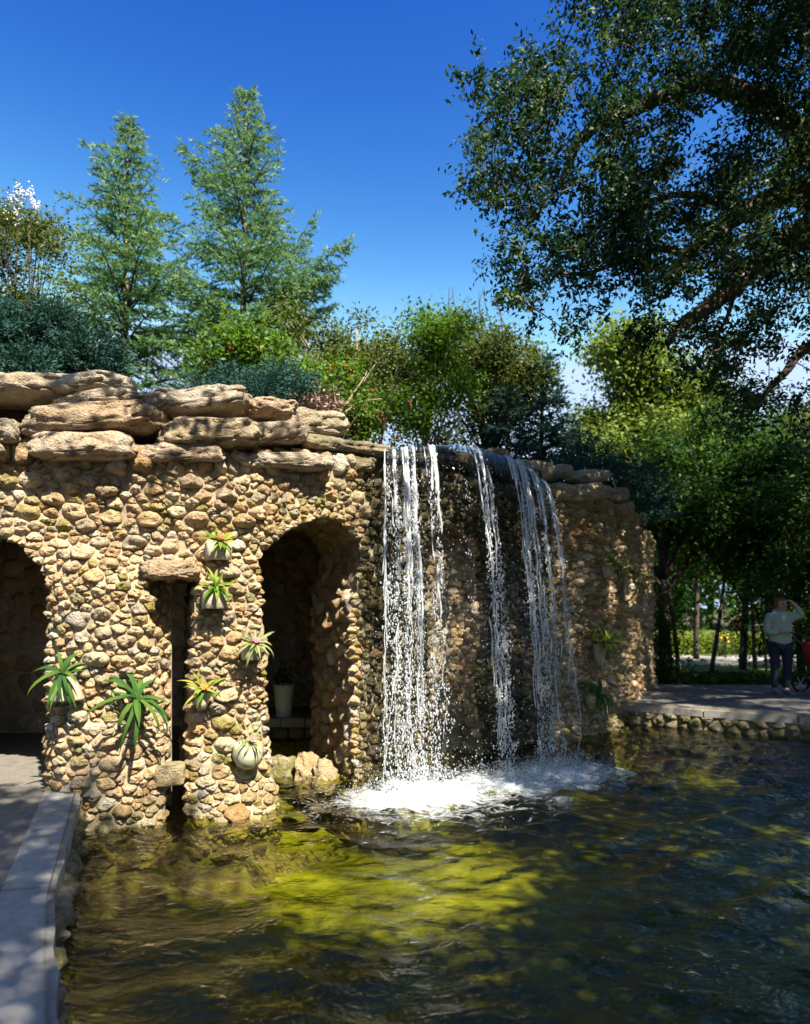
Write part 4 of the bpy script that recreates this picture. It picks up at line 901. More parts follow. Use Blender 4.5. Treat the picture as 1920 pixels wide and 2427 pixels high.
juniper(455, 700, 888, 955, 7.7, 16000, 'low dark teal juniper mat behind the cap boulders under the red-flowered bush', 72, base_z=2.8, ncl=10, size=.04)
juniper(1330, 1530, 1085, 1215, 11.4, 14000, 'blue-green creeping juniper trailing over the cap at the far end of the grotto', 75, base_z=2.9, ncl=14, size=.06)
conifer('weeping_conifer', (*pt(1290, 1080, 12.6)[:2], 2.2), pt(1345, 850, 12.6)[2] - 2.2, 1.7, 'dark blue weeping conifer behind the boulders right of the waterfall', 73, nbr=95, mat=L_JUNIPER, lift=.2, droop=.95, skirt=.02, needle=.11, width=.036, step=.09, dens=.02)
conifer('weeping_conifer', (*pt(1200, 1080, 12.2)[:2], 2.2), pt(1200, 925, 12.2)[2] - 2.2, 1.4, 'low dark blue weeping conifer close behind the waterfall lip', 74, nbr=60, mat=L_JUNIPER, lift=.2, droop=.9, skirt=.02, needle=.11, width=.036, step=.09, dens=.02)
R = np.random.default_rng(101)
broadleaf('flowering_bush', (*pt(580, 960, 8.7)[:2], 2.8), clumps_px([(440, 830, 620, 930), (560, 800, 720, 930), (640, 880, 770, 960)], 8.7, R, 7, .55, .3), 7500, .075, L_BRIGHT, 'bright green bush dotted with red flowers behind the middle cap boulders', 'shrub', .03, None, 102, trunks=3, flowers=(M_RED, 22, .03, 3.0))
broadleaf('heuchera', (*pt(735, 975, 7.9)[:2], 2.9), clumps_px([(690, 930, 790, 975)], 7.9, R, 6, .6, .15), 900, .05, flat_mat('heuchera_leaf', (.24, .15, .13)), 'clump of dusty pink leaves beside the pitted orange boulder', 'plant', .012, None, 103, trunks=2)
broadleaf('flowering_shrub', (*pt(860, 1050, 8.9)[:2], 2.9), clumps_px([(760, 900, 960, 1040), (820, 950, 960, 1050), (760, 860, 860, 980)], 8.9, R, 7, .5, .3), 6500, .06, L_BRIGHT, 'leafy green shrub with scattered red flowers left of the waterfall lip', 'shrub', .025, None, 104, trunks=3, flowers=(M_RED, 34, .026, 2.9))
broadleaf('olive_shrub', (*pt(850, 1000, 10.8)[:2], 2.4), clumps_px([(740, 790, 960, 1000), (680, 760, 880, 900), (860, 800, 980, 960)], 10.8, R, 11, .5, .4), 17000, .07, L_OLIVE, 'olive green small-leaved shrub between the taller cedar and the waterfall', 'shrub', .06, M_PALEBARK, 105, trunks=2)
broadleaf('slender_tree', (*pt(1005, 1060, 11.2)[:2], 2.3), clumps_px([(935, 730, 1040, 900), (940, 860, 1080, 1050), (1000, 760, 1120, 960)], 11.2, R, 8, .42, .4), 11000, .075, L_BRIGHT, 'slender young tree with a thin tan trunk right behind the waterfall lip', 'tree', .045, M_PALEBARK, 106)
broadleaf('airy_tree', (*pt(1120, 1060, 13.0)[:2], 2.0), clumps_px([(1040, 740, 1190, 900), (1080, 800, 1260, 1010), (1020, 860, 1180, 1050), (1150, 860, 1300, 1000)], 13.0, R, 10, .42, .5), 19000, .085, L_OLIVE, 'airy dark-leaved tree with bare twig tips between slender tree and weeping conifers', 'tree', .06, None, 107)
tw = Acc(); at_ = [o for o in bpy.data.objects if o.name.startswith('airy_tree')][0]
for k in range(9):
    x = 1060 + k * 16; tube(tw, smooth_pts([pt(x + 20, 800, 13), pt(x + Rf.uniform(-15, 15), 730, 13), pt(x + Rf.uniform(-30, 20), 665 + Rf.uniform(0, 40), 13)], 5), np.linspace(.014, .004, 11), 4)
tw.build('twigs', M_BARK, at_)
ds = thing('dead_branch', (*pt(800, 1010, 8.3)[:2], 2.85), 'bare tan dead branch leaning over the red-flowered shrub', 'branch'); a = Acc()
for q in [[(770, 1010), (830, 950), (890, 862)], [(800, 975), (792, 930), (786, 900)], [(790, 1000), (850, 955), (905, 945)], [(815, 965), (860, 900), (870, 880)], [(780, 1008), (820, 975), (870, 965)]]: tube(a, smooth_pts([pt(x, y, 8.3 + .1 * k) for k, (x, y) in enumerate(q)], 5), np.linspace(.014, .005, 11), 5)
a.build('stem', M_PALEBARK, ds)
# background trees to the right
R = np.random.default_rng(120)
broadleaf('leafy_tree', (*pt(1490, 1600, 18)[:2], -.05), clumps_px([(1400, 800, 1560, 1000), (1430, 770, 1540, 900), (1400, 950, 1640, 1150), (1530, 850, 1680, 1050)], 18, R, 9, .45, .8), 20000, .14, L_LIGHT, 'light yellow-green tree rising behind the far end of the grotto', 'tree', .16, None, 121, group=None)
def forest(px, Y, top, bot, half, n, leaf, mat, label, seed, tr=.15, lean=0):
    R = np.random.default_rng(seed); cl = []
    for q in range(16):
        y = R.uniform(top, bot); x = px + R.normal(0, half * .5); r = half / FPX * Y * R.uniform(.28, .5); cl.append((pt(x, y, Y + R.normal(0, .8)), (r, r, r * .62)))
    return broadleaf('maple_tree', (*pt(px + lean, 1600, Y)[:2], -.05), cl, n, leaf, mat, label, 'tree', tr, None, seed)
forest(1578, 15.2, 1010, 1300, 150, 15000, .12, L_MAPLE, 'dark maple with the thickest trunk, next to the end of the grotto', 131, .16)
forest(1760, 16.5, 1050, 1330, 170, 17000, .13, L_MAPLE, 'green maple spreading low above the person', 132, .10)
forest(1900, 15.5, 1090, 1350, 170, 16000, .12, L_MAPLE, 'maple with sunlit yellow-green boughs right above the stroller', 133, .09)
forest(1650, 20, 960, 1320, 180, 16000, .15, L_MAPLE, 'maple standing back between the thick-trunked maple and the lawn', 134, .09)
forest(1500, 24, 1000, 1420, 170, 14000, .17, L_MAPLE, 'far maple seen past the end of the grotto wall', 135, .14)
forest(1820, 25, 930, 1400, 220, 18000, .18, L_MAPLE, 'far broad maple beyond the lawn and the grey road', 136, .16)
forest(2040, 21, 950, 1400, 200, 14000, .16, L_OLIVE, 'olive-green tree beyond the stroller at the road', 137, .14)
for k, x in enumerate((1612, 1685, 1790, 1868)):
    t = thing('sapling', (*pt(x, 1600, 15.0 + k * .7)[:2], -.05), ['thin dark sapling trunk beside the thick maple trunk', 'thin leaning sapling over the lawn edge', 'pale thin sapling behind the person', 'slim sapling leaning between person and stroller'][k], 'sapling')
    a = Acc(); b = pt(x, 1600, 15 + k * .7); b[2] = -.05; top = b + np.array([(-.5, .5, -.2, .7)[k], .2, 3.6]); tube(a, smooth_pts([b, (b + top) / 2 + np.array([.06, 0, 0]), top], 6), np.linspace(.055, .02, 13), 6); a.build('stem', M_BARK if k < 2 else M_PALEBARK, t)
    a = Acc(); C = top + R.normal(0, .35, (700, 3)); leaf_cards(a, C, .11, R, .4, .5); a.build('crown', L_MAPLE, t)
for k, (x, Y, h_, lab) in enumerate([(1545, 14.9, 1.5, 'shady bush at the foot of the thick-trunked maple'), (1835, 14.6, 2.3, 'dark bush directly behind the person'), (1925, 14.8, 2.4, 'dark bush directly behind the stroller'), (2010, 15.2, 2.2, 'outermost dark bush past the stroller')]):
    Rb = np.random.default_rng(200 + k); b = pt(x, 1600, Y); cl = [(np.array([b[0] + Rb.normal(0, .45), Y + Rb.normal(0, .3), Rb.uniform(.25, h_)]), (.5, .45, .4)) for _ in range(8)]
    broadleaf('bush', (b[0], Y, -.03), cl, 2600, .10, L_MAPLE, lab, 'bush', .03, None, 210 + k, trunks=3)
# far lawn, road, hedge, beds
def strip(name, poly, z, mat): a = Acc(); prism(a, poly, -.06, z); tag(a.build(name, mat, smooth=False), kind='structure')
strip('lawn', [(5.3, 16.0), (30, 14.8), (30, 17.4), (5.6, 17.6)], .0, M_GRASS)
strip('road', [(5.3, 17.9), (30, 17.8), (40, 21.0), (5.2, 21.6)], .0, M_COPING)
strip('lawn', [(4.0, 22.0), (45, 21.5), (60, 48), (3.0, 48)], .0, M_GRASS)
def hedge(x0, x1, y, h, n, label, seed, mat):
    R = np.random.default_rng(seed); t = thing('hedge', ((x0 + x1) / 2, y, -.03), label, 'hedge'); a = Acc(); C = np.stack([R.uniform(x0, x1, n), y + R.normal(0, .28, n), -.02 + h * R.random(n) ** .7 * (1 + .25 * np.sin(R.uniform(x0, x1, n) * 2))], 1)
    leaf_cards(a, C, R.uniform(.07, .13, n), R, .4, .55); a.build('foliage', mat, t)
    a = Acc(); 
    for q in np.arange(x0, x1, .5): tube(a, [(q, y, -.03), (q + .05, y, h * .5), (q + .12, y, h * .85)], [.02, .014, .006], 4)
    a.build('stems', M_BARK, t)
hedge(5.5, 16, 22.4, .62, 12000, 'sunlit yellow-green hedge beyond the road past the grotto', 141, L_HEDGE)
hedge(5.2, 11.0, 13.9, .15, 5000, 'low dark hedge between the shaded path and the lawn', 142, L_MAPLE)
hedge(11.2, 22, 14.2, .6, 10000, 'dark shrub border behind the stroller', 143, L_MAPLE)
hedge(4, 44, 30, 2.6, 15000, 'tall dark hedge closing the far side of the park', 144, L_MAPLE)
for k, (x, y, Y, m_, n_) in enumerate([(1712, 1512, 21, M_YEL, 'bed of orange-yellow flowers far beyond the lawn'), (1752, 1480, 23, M_RED, 'few red flowers far behind the lawn'), (1690, 1518, 22.5, M_WHITEP, 'pale pink-white flowers beside the orange-yellow bed')]):
    c = pt(x, y, Y); t = thing('flower_bed', (c[0], c[1], 0), n_, 'flowers'); a = Acc(); C = c + R.normal(0, 1, (16, 3)) * np.array([.16, .15, .10]); spheres(a, C, R.uniform(.022, .042, 16), 1); a.build('petals', m_, t)
    a = Acc(); 
    for q in C: tube(a, [(c[0] + (q[0] - c[0]) * .4, q[1], -.03), q], [.012, .005], 3)
    a.build('stems', M_BARK, t)
    a = Acc(); leaf_cards(a, np.stack([R.normal(c[0], .25, 300), R.normal(c[1], .2, 300), R.uniform(0, c[2], 300)], 1), .1, R); a.build('leaves', L_MAPLE, t)

# ------------------------------------------------------------------ the great oak: limbs reach in from the right
def limb(pts, Y0, Y1):
    n = len(pts); return [pt(x, y, Y0 + (Y1 - Y0) * k / (n - 1)) for k, (x, y) in enumerate(pts)]
def oak_tree(label, trunk, limbs, clusters, seed, leaves_per, leaf, cl_r, trunk_r=.42, link=2.2):
    R = np.random.default_rng(seed); t = thing('oak_tree', trunk[0], label, 'tree'); tr = Acc(); lm = Acc()
    Q = smooth_pts(trunk, 8); tube(tr, Q, np.linspace(trunk_r, trunk_r * .6, len(Q)), 12); nodes = [Q[len(Q) // 2:]]
    for L, r0 in limbs:
        S = smooth_pts(L, 8); tube(lm, S, np.linspace(r0, r0 * .18, len(S)), 8); nodes.append(S)
    nodes = np.concatenate(nodes); C = np.array(clusters); d = np.array([np.linalg.norm(nodes - c, axis=1).min() for c in C]); tw = Acc(); kept = []; nu_ = len(nodes); UA = np.zeros((nu_ + 2 * len(C), 3)); UA[:nu_] = nodes
    for i in np.argsort(d):
        U = UA[:nu_]; dd = np.linalg.norm(U - C[i], axis=1); j = dd.argmin(); a_, b_ = U[j], C[i]; m_ = (a_ + b_) / 2 + R.normal(0, .06, 3) * dd[j] * .6 + np.array([0, 0, .04])
        tube(tw, smooth_pts([a_, m_, b_], 3), np.linspace(.008 + .006 * min(dd[j], 2), .004, 7), 3); UA[nu_] = m_; UA[nu_ + 1] = b_; nu_ += 2; kept.append(b_)
    tr.build('trunk', M_BARK, t); lm.build('limbs', M_BARK, t); tag(tw.build('twigs', M_BARK, t), kind='stuff')
    K = np.array(kept); n = len(K) * leaves_per; k = np.repeat(np.arange(len(K)), leaves_per)
    spr = R.normal(0, 1, (len(K), 7, 3)); spr /= np.linalg.norm(spr, axis=2)[..., None]; sprk = spr[k, R.integers(0, 7, n)]; u = R.random(n) ** .7
    P = K[k] + sprk * (u * cl_r)[:, None] * np.array([1, 1, .75]) + R.normal(0, leaf * .55, (n, 3)); ca = Acc()
    base_r = np.clip(R.normal(.4, .2, len(K)), 0, 1)
    leaf_cards(ca, P, R.uniform(.7, 1.25, n) * leaf, R, .25, .46, rnd=np.clip(base_r[k] + R.normal(0, .18, n), 0, 1), Nrm=sprk * .5); ca.build('crown', L_OAK, t)
    return t
R = np.random.default_rng(150)
CAN = [(1345, -30), (1375, 70), (1300, 130), (1262, 110), (1222, 72), (1180, 140), (1130, 175), (1095, 182), (1130, 235), (1130, 310), (1112, 400), (1128, 460), (1150, 492), (1195, 470), (1215, 540), (1168, 582), (1182, 650), (1215, 705), (1285, 745), (1345, 800), (1430, 770), (1500, 840), (1570, 880), (1640, 1000), (1780, 1040), (2080, 1060), (2250, 300), (2200, -260), (1500, -260)]
C1 = []
while len(C1) < 840:
    x, y = R.uniform(1090, 2250), R.uniform(-260, 1060)
    if not in_poly(x, y, CAN): continue
    g = nz((x / 95., y / 95., 3.3)) + .5 * nz((x / 40., y / 40., 7.7)); th = -.42 if y < 640 else (-.12 if x < 1700 else -.22)
    if y > 760: th = -.2
    if g < th and R.random() < .9: continue
    C1.append(pt(x, y, R.uniform(6.5, 9.3) + .5 * max(0, (x - 1700) / 300)))
def hole(c):                                       # gaps in the crown that let sun patches through to the far wall
    gx, gy = c[0] - KX * c[2], c[1] - KY * c[2]
    if 5.5 < gx < 10.5 and 16 < gy < 22.5 and nz((gx * .9, gy * .9, 5.1)) > .05: return True
    return 1.0 < gx < 4.6 and 9.4 < gy < 14 and nz((gx * 1.5, gy * 1.5, 2.2)) > -.08
KX, KY = SUN_DIR.x / SUN_DIR.z, SUN_DIR.y / SUN_DIR.z
# the crown goes on above the frame and over the right bank
for q in range(480):
    c = np.array([R.uniform(3.0, 11.5), R.uniform(2.0, 9.0), R.uniform(6.5, 10.5)])
    if hole(c): continue
    if c[2] > CAMZ + .93 * c[1] + .5 or c[0] > .62 * c[1] + .6: C1.append(c)
for q in range(170):
    x, y, Yq = R.uniform(1480, 2350), R.uniform(-150, 640), R.uniform(9.6, 13.5)
    c = pt(x, y, Yq)
    if not hole(c): C1.append(c)
TR = (9.6, 8.6, 0)
limbsA = [([(9.5, 8.6, 3.6)] + limb([(2250, 560), (2000, 420), (1850, 275), (1793, 236), (1695, 200), (1646, 197), (1572, 226), (1498, 261), (1424, 290), (1375, 334), (1346, 393), (1326, 443)], 8.4, 7.4), .17),
          ([(9.5, 8.6, 3.3)] + limb([(2200, 600), (1920, 467), (1842, 467), (1768, 502), (1695, 551), (1631, 605), (1591, 669)], 8.6, 8.0), .20),
          (limb([(1768, 502), (1700, 480), (1640, 462), (1560, 470), (1480, 520), (1400, 560)], 8.3, 7.7), .06),
          (limb([(1631, 605), (1560, 590), (1470, 620), (1380, 650), (1290, 640)], 8.0, 7.4), .05),
          ([(9.5, 8.5, 3.0)] + limb([(2180, 640), (1920, 560), (1818, 605), (1744, 674), (1670, 733), (1611, 772), (1582, 816)], 8.6, 8.0), .22),
          (limb([(1744, 674), (1728, 740), (1700, 800), (1690, 880)], 8.4, 8.2), .035),
          ([(9.5, 8.6, 2.6)] + limb([(2150, 700), (1920, 820), (1863, 881), (1815, 932), (1772, 987)], 8.9, 8.5), .10),
          ([(9.6, 8.6, 4.2), (8.2, 7.0, 6.2), (6.5, 5.0, 7.6), (4.5, 3.5, 8.4)], .18), ([(9.6, 8.6, 4.2), (9.6, 6.5, 6.2), (9.5, 4.0, 7.4), (8.0, 2.0, 8.2)], .16), ([(9.6, 8.6, 4.2), (9.0, 8.6, 7.2), (7.0, 8.4, 9.6)], .16)]
oak_tree('huge dark oak whose boughs reach across the sky over the shaded path', [TR, (9.55, 8.6, 1.6), (9.6, 8.6, 4.4)], limbsA, C1, 151, 110, .068, .34)
# oaks behind the photographer: they shade the near path and the right of the pond
KX, KY = SUN_DIR.x / SUN_DIR.z, SUN_DIR.y / SUN_DIR.z
SUNNY = [(-2.2, 5.0), (-1.2, 4.9), (-.2, 4.1), (.6, 4.0), (1.4, 4.6), (1.7, 5.8), (1.1, 7.0), (.1, 9.5), (-.5, 16), (-1, 40), (-40, 40), (-40, 6.0), (-3.9, 5.7), (-2.75, 5.4)]
C2 = []; tries = 0
while len(C2) < 3900 and tries < 90000:
    tries += 1
    gx, gy, z = R.uniform(-6.5, 13.5), R.uniform(-1.5, 19), R.uniform(6.3, 9.8)
    if in_poly(gx, gy, SUNNY) and R.random() > (.13 if (-6 < gx < -2.2 and 7.6 < gy < 9.4) else .012): continue
    c = np.array([gx + KX * z, gy + KY * z, z])
    if c[1] > -.8 and abs(c[0]) < .62 * c[1] + 1.0 and c[2] < CAMZ + .95 * c[1] + .8: continue
    if gx < -1.3 and gy > 2.6 and R.random() < .12: continue
    if hole(c): continue
    if nz((gx * .75, gy * .75, 4.4)) + .6 * nz((gx * 1.9, gy * 1.9, 1.4)) < (-.34 if gx > 0 else -.5): continue
    C2.append(c)
for q in range(1100):                              # deeper shade over the near water and the coping
    gx, gy, z = R.uniform(-3.4, 7.5), R.uniform(-1.0, 4.8), R.uniform(6.3, 9.0)
    if gx < -1.2 and gy > 2.2: continue
    if in_poly(gx, gy, SUNNY): continue
    C2.append(np.array([gx + KX * z, gy + KY * z, z]))
C2 = np.array(C2); la = C2[C2[:, 0] < 1.5]; lb = C2[C2[:, 0] >= 1.5]
oak_tree('tall oak behind the near path that dapples the coping', [(-3.2, -6.5, 0), (-3.1, -6.3, 2.0), (-2.9, -6.0, 5.0)], [([(-2.9, -6, 4.6), (-2.2, -4.5, 6.2), (-1.2, -2.6, 7.2)], .15), ([(-2.9, -6, 4.6), (-1.4, -5.6, 6.4), (.6, -4.6, 7.6)], .14), ([(-2.9, -6, 4.6), (-4.2, -4.5, 6.5), (-4.8, -2.4, 7.4)], .14)], la, 152, 64, .15, .5, .42)
oak_tree('tall oak behind the pond corner that shades the dark water', [(8.8, -5.5, 0), (8.7, -5.3, 2.0), (8.5, -5.0, 5.0)], [([(8.5, -5, 4.6), (6.0, -3.5, 6.2), (4.4, -1.6, 7.4)], .16), ([(8.5, -5, 4.6), (8.4, -3.0, 6.4), (8.2, .6, 7.8)], .15), ([(8.5, -5, 4.6), (5.8, -5.5, 6.5), (3.6, -5.2, 7.8)], .15)], lb, 153, 64, .15, .5, .45)
# far wood, carried on as an unseen ring added to block low sky light
fw = Acc(); nfw = 70000; an_ = R.uniform(0, 2 * math.pi, nfw); rd_ = R.uniform(46, 62, nfw); xx = rd_ * np.sin(an_); yy = rd_ * np.cos(an_); lf_ = np.clip((an_ < .12) | (an_ > 2 * math.pi - .6), 0, 1) * 1.0; hh_ = (8.5 + 3.0 * np.sin(an_ * 17) + 2 * np.sin(an_ * 43 + 1)) * (1 - .55 * lf_); zz = hh_ * R.random(nfw) ** .8
leaf_cards(fw, np.stack([xx, yy, zz], 1), R.uniform(.5, 1.0, nfw), R, .3, .8)
for q in range(90): an_ = q * .0698; x, y = 54 * math.sin(an_), 54 * math.cos(an_); tube(fw, [(x, y, -.05), (x + .3, y, 3), (x, y, 5)], [.3, .22, .1], 5, rnd=0.0)
tag(fw.build('wood', L_MAPLE), 'dark woods at the far side of the park, unseen ring added against horizon light', 'wood', None, 'stuff')
# ------------------------------------------------------------------ bromeliads in stone pots on the wall
def strap_leaf(L, w, bend, seed, chan=.25, n=7):
    """a channelled strap that leaves the rosette at the origin along +x and arches down"""
    q = np.linspace(0, 1, n); ang = bend[0] + (bend[1] - bend[0]) * q; dx = np.cos(ang); dz = np.sin(ang)
    x = np.concatenate([[0], np.cumsum((dx[1:] + dx[:-1]) / 2)]) * L / (n - 1); z = np.concatenate([[0], np.cumsum((dz[1:] + dz[:-1]) / 2)]) * L / (n - 1)
    wd = w * np.array([.75, 1, 1, .95, .8, .5, .04]) if n == 7 else w * (1 - q ** 3)
    V = []; F = []
    for k in range(n):
        V += [(x[k], -wd[k] / 2, z[k] + chan * wd[k] * .5), (x[k], 0, z[k]), (x[k], wd[k] / 2, z[k] + chan * wd[k] * .5)]
    for k in range(n - 1):
        for s in (0, 1): F.append((k * 3 + s, (k + 1) * 3 + s, (k + 1) * 3 + s + 1, k * 3 + s + 1))
    return np.array(V), F
def bromeliad(px, py, label, seed, L=.17, w=.028, n=18, mat=None, up=(1.2, -.5), spike=None, pot=None, off=.20, tilt=.75, name='bromeliad', Yoff=0):
    R = random.Random(seed); off0 = off
    for _ in range(3):
        s = s_at(px, off); P, N = plan(s); q = P + N * off; c = np.array([q[0], q[1], CAMZ + (HOR - py) / FPX * q[1]]); off = off0 - .04 + float(rel(s, c[2]))
    wall = plan(s)[0]; potdim = pot or ('round', 60, 55); kind, pw, ph = potdim[:3]; Y = q[1]; W = pw / FPX * Y * .86; H = ph / FPX * Y * .86
    pdx = potdim[3] / FPX * Y if len(potdim) > 3 else 0; pmat = potdim[4] if len(potdim) > 4 else M_POT
    t = thing(name, (c[0], c[1], c[2] - H), label, 'potted plant')
    a = Acc(); yaw = math.atan2(N[0], -N[1]); d_ = np.array([-N[0], -N[1], 0])
    pc = c + np.array([pdx, 0, 0]) + d_ * .05
    prof = {'round': [(.35, -1.0), (.80, -.85), (1.0, -.5), (.98, -.2), (.86, 0), (.78, .0), (.74, -.12)], 'bowl': [(.25, -1), (.62, -.92), (.88, -.6), (1.0, -.15), (1.0, 0), (.90, 0), (.85, -.15)], 'box': [(.9, -1.0), (.95, -.98), (1.0, -.5), (1.0, -.05), (.98, 0), (.88, 0), (.86, -.15)], 'cone': [(1.0, -1.0), (1.02, -.9), (.86, -.5), (.62, -.1), (.55, 0), (.48, 0), (.45, -.1)]}[kind]
    sides = 20; V = []; 
    for (r, z) in prof:
        for k in range(sides):
            an = 2 * math.pi * k / sides + .1; cx, sx = math.cos(an), math.sin(an)
            if kind == 'box': m_ = max(abs(cx), abs(sx)); cx, sx = cx / m_ ** .85, sx / m_ ** .85
            jit = 1 + .16 * nz((cx * 1.5, sx * 1.5, z * 2 + seed)) + .06 * nz((cx * 5, sx * 5, z * 5 + seed))
            V.append((cx * r * W / 2 * jit, sx * r * min(W / 2, .15) * jit, z * H))
    V = np.array(V); cy, sy = math.cos(yaw), math.sin(yaw); V = V @ np.array([[cy, sy, 0], [-sy, cy, 0], [0, 0, 1]]) + pc; K = len(prof)
    F4 = [(k * sides + j, k * sides + (j + 1) % sides, (k + 1) * sides + (j + 1) % sides, (k + 1) * sides + j) for k in range(K - 1) for j in range(sides)]
    bot = [(0, j + 1, j) for j in range(1, sides - 1)]; top = [((K - 1) * sides, (K - 1) * sides + j, (K - 1) * sides + j + 1) for j in range(1, sides - 1)]
    a.add(V, bot + top, F4); a.build('pot', pmat, t)
    for k in range(n):
        az = -math.pi / 2 + (2.399 * k + R.uniform(-.8, .8)); inner = k / n
        l = L * R.uniform(.55, 1.25) * (1 - .3 * (inner > .75)); b0 = up[0] * (.35 + .75 * inner); b1 = up[1] + .9 * inner * (up[1] < -.2) + R.uniform(-.7, .6)
        V, F = strap_leaf(l, w * R.uniform(.7, 1.15), (b0 + R.uniform(-.25, .35), b1 - (.7 if R.random() < .35 else 0)), k); V[:, 1] += R.uniform(-.35, .35) * V[:, 0] ** 2 / max(l, .05)
        ca, sa = math.cos(az), math.sin(az); V = V @ np.array([[ca, sa, 0], [-sa, ca, 0], [0, 0, 1]]); ct_, st2_ = math.cos(tilt), math.sin(tilt); fwd = np.array([N[0], N[1], 0]); rgt = np.array([-N[1], N[0], 0]); upv = np.array([0, 0, 1.0])
        ax = upv * ct_ + fwd * st2_; ay = fwd * ct_ - upv * st2_
        V = V[:, :1] * rgt + (-V[:, 1:2]) * ay + V[:, 2:] * ax + c + np.array([0, 0, .01]) + fwd * .03
        # keep leaves in front of the wall
        dist = (V[:, :2] - wall) @ N; push = np.clip(off - off0 + .12 - dist, 0, None); V[:, :2] += push[:, None] * N
        lf = Acc(); lf.add(V, None, F, rnd=np.clip(R.uniform(.15, .9) + np.linspace(-.1, .25, len(V)), 0, 1)); o = lf.build('leaf', mat or L_BROM, t)
    if spike:
        a = Acc()
        for k in range(9):
            az = k * 2.399; V, F = strap_leaf(.055, .016, (1.1, .3), k, n=7); ca, sa = math.cos(az), math.sin(az); V = V @ np.array([[ca, sa, 0], [-sa, ca, 0], [0, 0, 1]]); V = V[:, :1] * rgt - V[:, 1:2] * ay + V[:, 2:] * ax + c + fwd * .06 + np.array([0, 0, .03]); a.add(V, None, F)
        a.build('flower', spike, t)
    return t
bromeliad(520, 1288, 'bromeliad with a red heart in a white stone pot, topmost left of the arch', 1, .17, .034, 26, L_BROM, (1.0, -.45), M_SPIKE, ('box', 70, 44, .0, M_POT))
bromeliad(510, 1398, 'upright green bromeliad over a square cream pot below the red-hearted one', 2, .185, .028, 28, L_BROM, (1.35, -.5), None, ('box', 66, 52, .01, M_POT))
bromeliad(600, 1530, 'pale striped bromeliad spilling over the arch edge of the pillar', 3, .21, .025, 28, L_BROMPALE, (1.0, -.8), flat_mat('pink_bract', (.55, .16, .22)), ('box', 54, 40, -.03, M_POT))
bromeliad(480, 1640, 'yellow-green bromeliad with orange bracts in a small white pot beside the dark slot', 4, .21, .030, 24, L_BROM, (1.0, -.7), flat_mat('orange_bract', (.75, .20, .04)), ('bowl', 42, 52, .02, M_POT))
bromeliad(325, 1660, 'large strap-leaved bromeliad trailing long green leaves down the wide left pillar', 5, .46, .034, 24, L_BROMDARK, (1.05, -1.9), None, ('bowl', 50, 45, .0, M_GREYPOT), off=.22)
bromeliad(152, 1600, 'dark green strap-leaved bromeliad in a grey pot at the left edge of the pillar', 6, .30, .030, 22, L_BROMDARK, (1.0, -1.4), None, ('cone', 88, 72, .0, M_POT), off=.2)
bromeliad(592, 1762, 'small pinkish bromeliad on a round mossy pot near the water beside the arch', 7, .18, .020, 20, L_BROMPALE, (.9, -.6), flat_mat('pink_bract_dull', (.45, .18, .18)), ('round', 84, 72, -.02, M_MOSSPOT), off=.24)
bromeliad(1492, 1362, 'sunlit arching bromeliad on a stalk at the far end of the grotto wall', 8, .46, .05, 28, L_BROMPALE, (1.0, -.9), None, ('cone', 16, 56, .0, M_POT), off=.25)
bromeliad(1448, 1340, 'green bromeliad beside the sunlit arching one on the far grotto wall', 9, .40, .045, 20, L_BROM, (1.0, -1.0), None, ('bowl', 30, 36, .0, M_POT), off=.25)
bromeliad(1428, 1528, 'bushy green bromeliad in a white pot halfway down the far grotto wall', 10, .40, .05, 30, L_BROM, (1.1, -.9), None, ('bowl', 34, 60, .1, M_POT), off=.25)
bromeliad(1412, 1650, 'shaded bromeliad low on the far grotto wall close above the water', 11, .34, .05, 22, L_BROMDARK, (1.0, -1.2), None, ('bowl', 36, 40, .0, M_POT), off=.28)
# stone pocket near the slot
s = s_at(398, .22); P, N = plan(s); q = P + N * .2; c = np.array([q[0], q[1], CAMZ + (HOR - 1838) / FPX * q[1]])
V, F = boulder_mesh((c[0], c[1] + .06, c[2]), .25, .26, .17, .25, .04, 33, e=.35, lump=.05, crack=.02, sub=3); a = Acc(); a.add(V, F, None, rnd=.95, moss=.45, wet=0.0); tag(a.build('stone_block', M_STONE, center='mean'), 'squared pale stone block jutting from the foot of the wide pillar beside the slot', 'stone block')
# little fern behind the falls
t = thing('fern', pt(1163, 1215, 8.35), 'tiny bright green fern growing on the wet rock behind the waterfall', 'fern'); Rr = np.random.default_rng(3); a = Acc(); c = pt(1163, 1200, 8.32)
leaf_cards(a, c + Rr.normal(0, .05, (60, 3)), .05, Rr, .3, .4); a.build('fronds', L_BRIGHT, t)
# bucket planter on the ledge
Yb = 9.3; c = pt(672, 1704, Yb); t = thing('planter', (c[0], Yb, .02), 'tall pale grey tapered planter standing on the ledge in the dark doorway', 'planter'); a = Acc(); prof = [(.16, .0), (.165, .01), (.225, .43), (.24, .435), (.24, .46), (.222, .46), (.21, .38)]; sides = 32
V = np.array([(r * .56 * math.cos(2 * math.pi * k / sides) * 1.0, r * .56 * math.sin(2 * math.pi * k / sides), z) for r, z in prof for k in range(sides)]) * np.array([1.1, 1.1, .95]) + np.array([c[0], Yb + .02, .018])
F4 = [(k * sides + j, k * sides + (j + 1) % sides, (k + 1) * sides + (j + 1) % sides, (k + 1) * sides + j) for k in range(len(prof) - 1) for j in range(sides)]
a.add(V, [(0, j + 1, j) for j in range(1, sides - 1)], F4); a.build('pot', M_BUCKET, t)
a = Acc(); n0 = (len(prof) - 1) * sides; a.add(V[n0:], [(0, j, j + 1) for j in range(1, sides - 1)]); a.build('soil', M_SOIL, t, smooth=False)
a = Acc(); leaf_cards(a, np.array([c[0] - .03, Yb, .55]) + Rr.normal(0, .07, (90, 3)), .09, Rr, .2, .3); a.build('leaves', L_MAPLE, t)

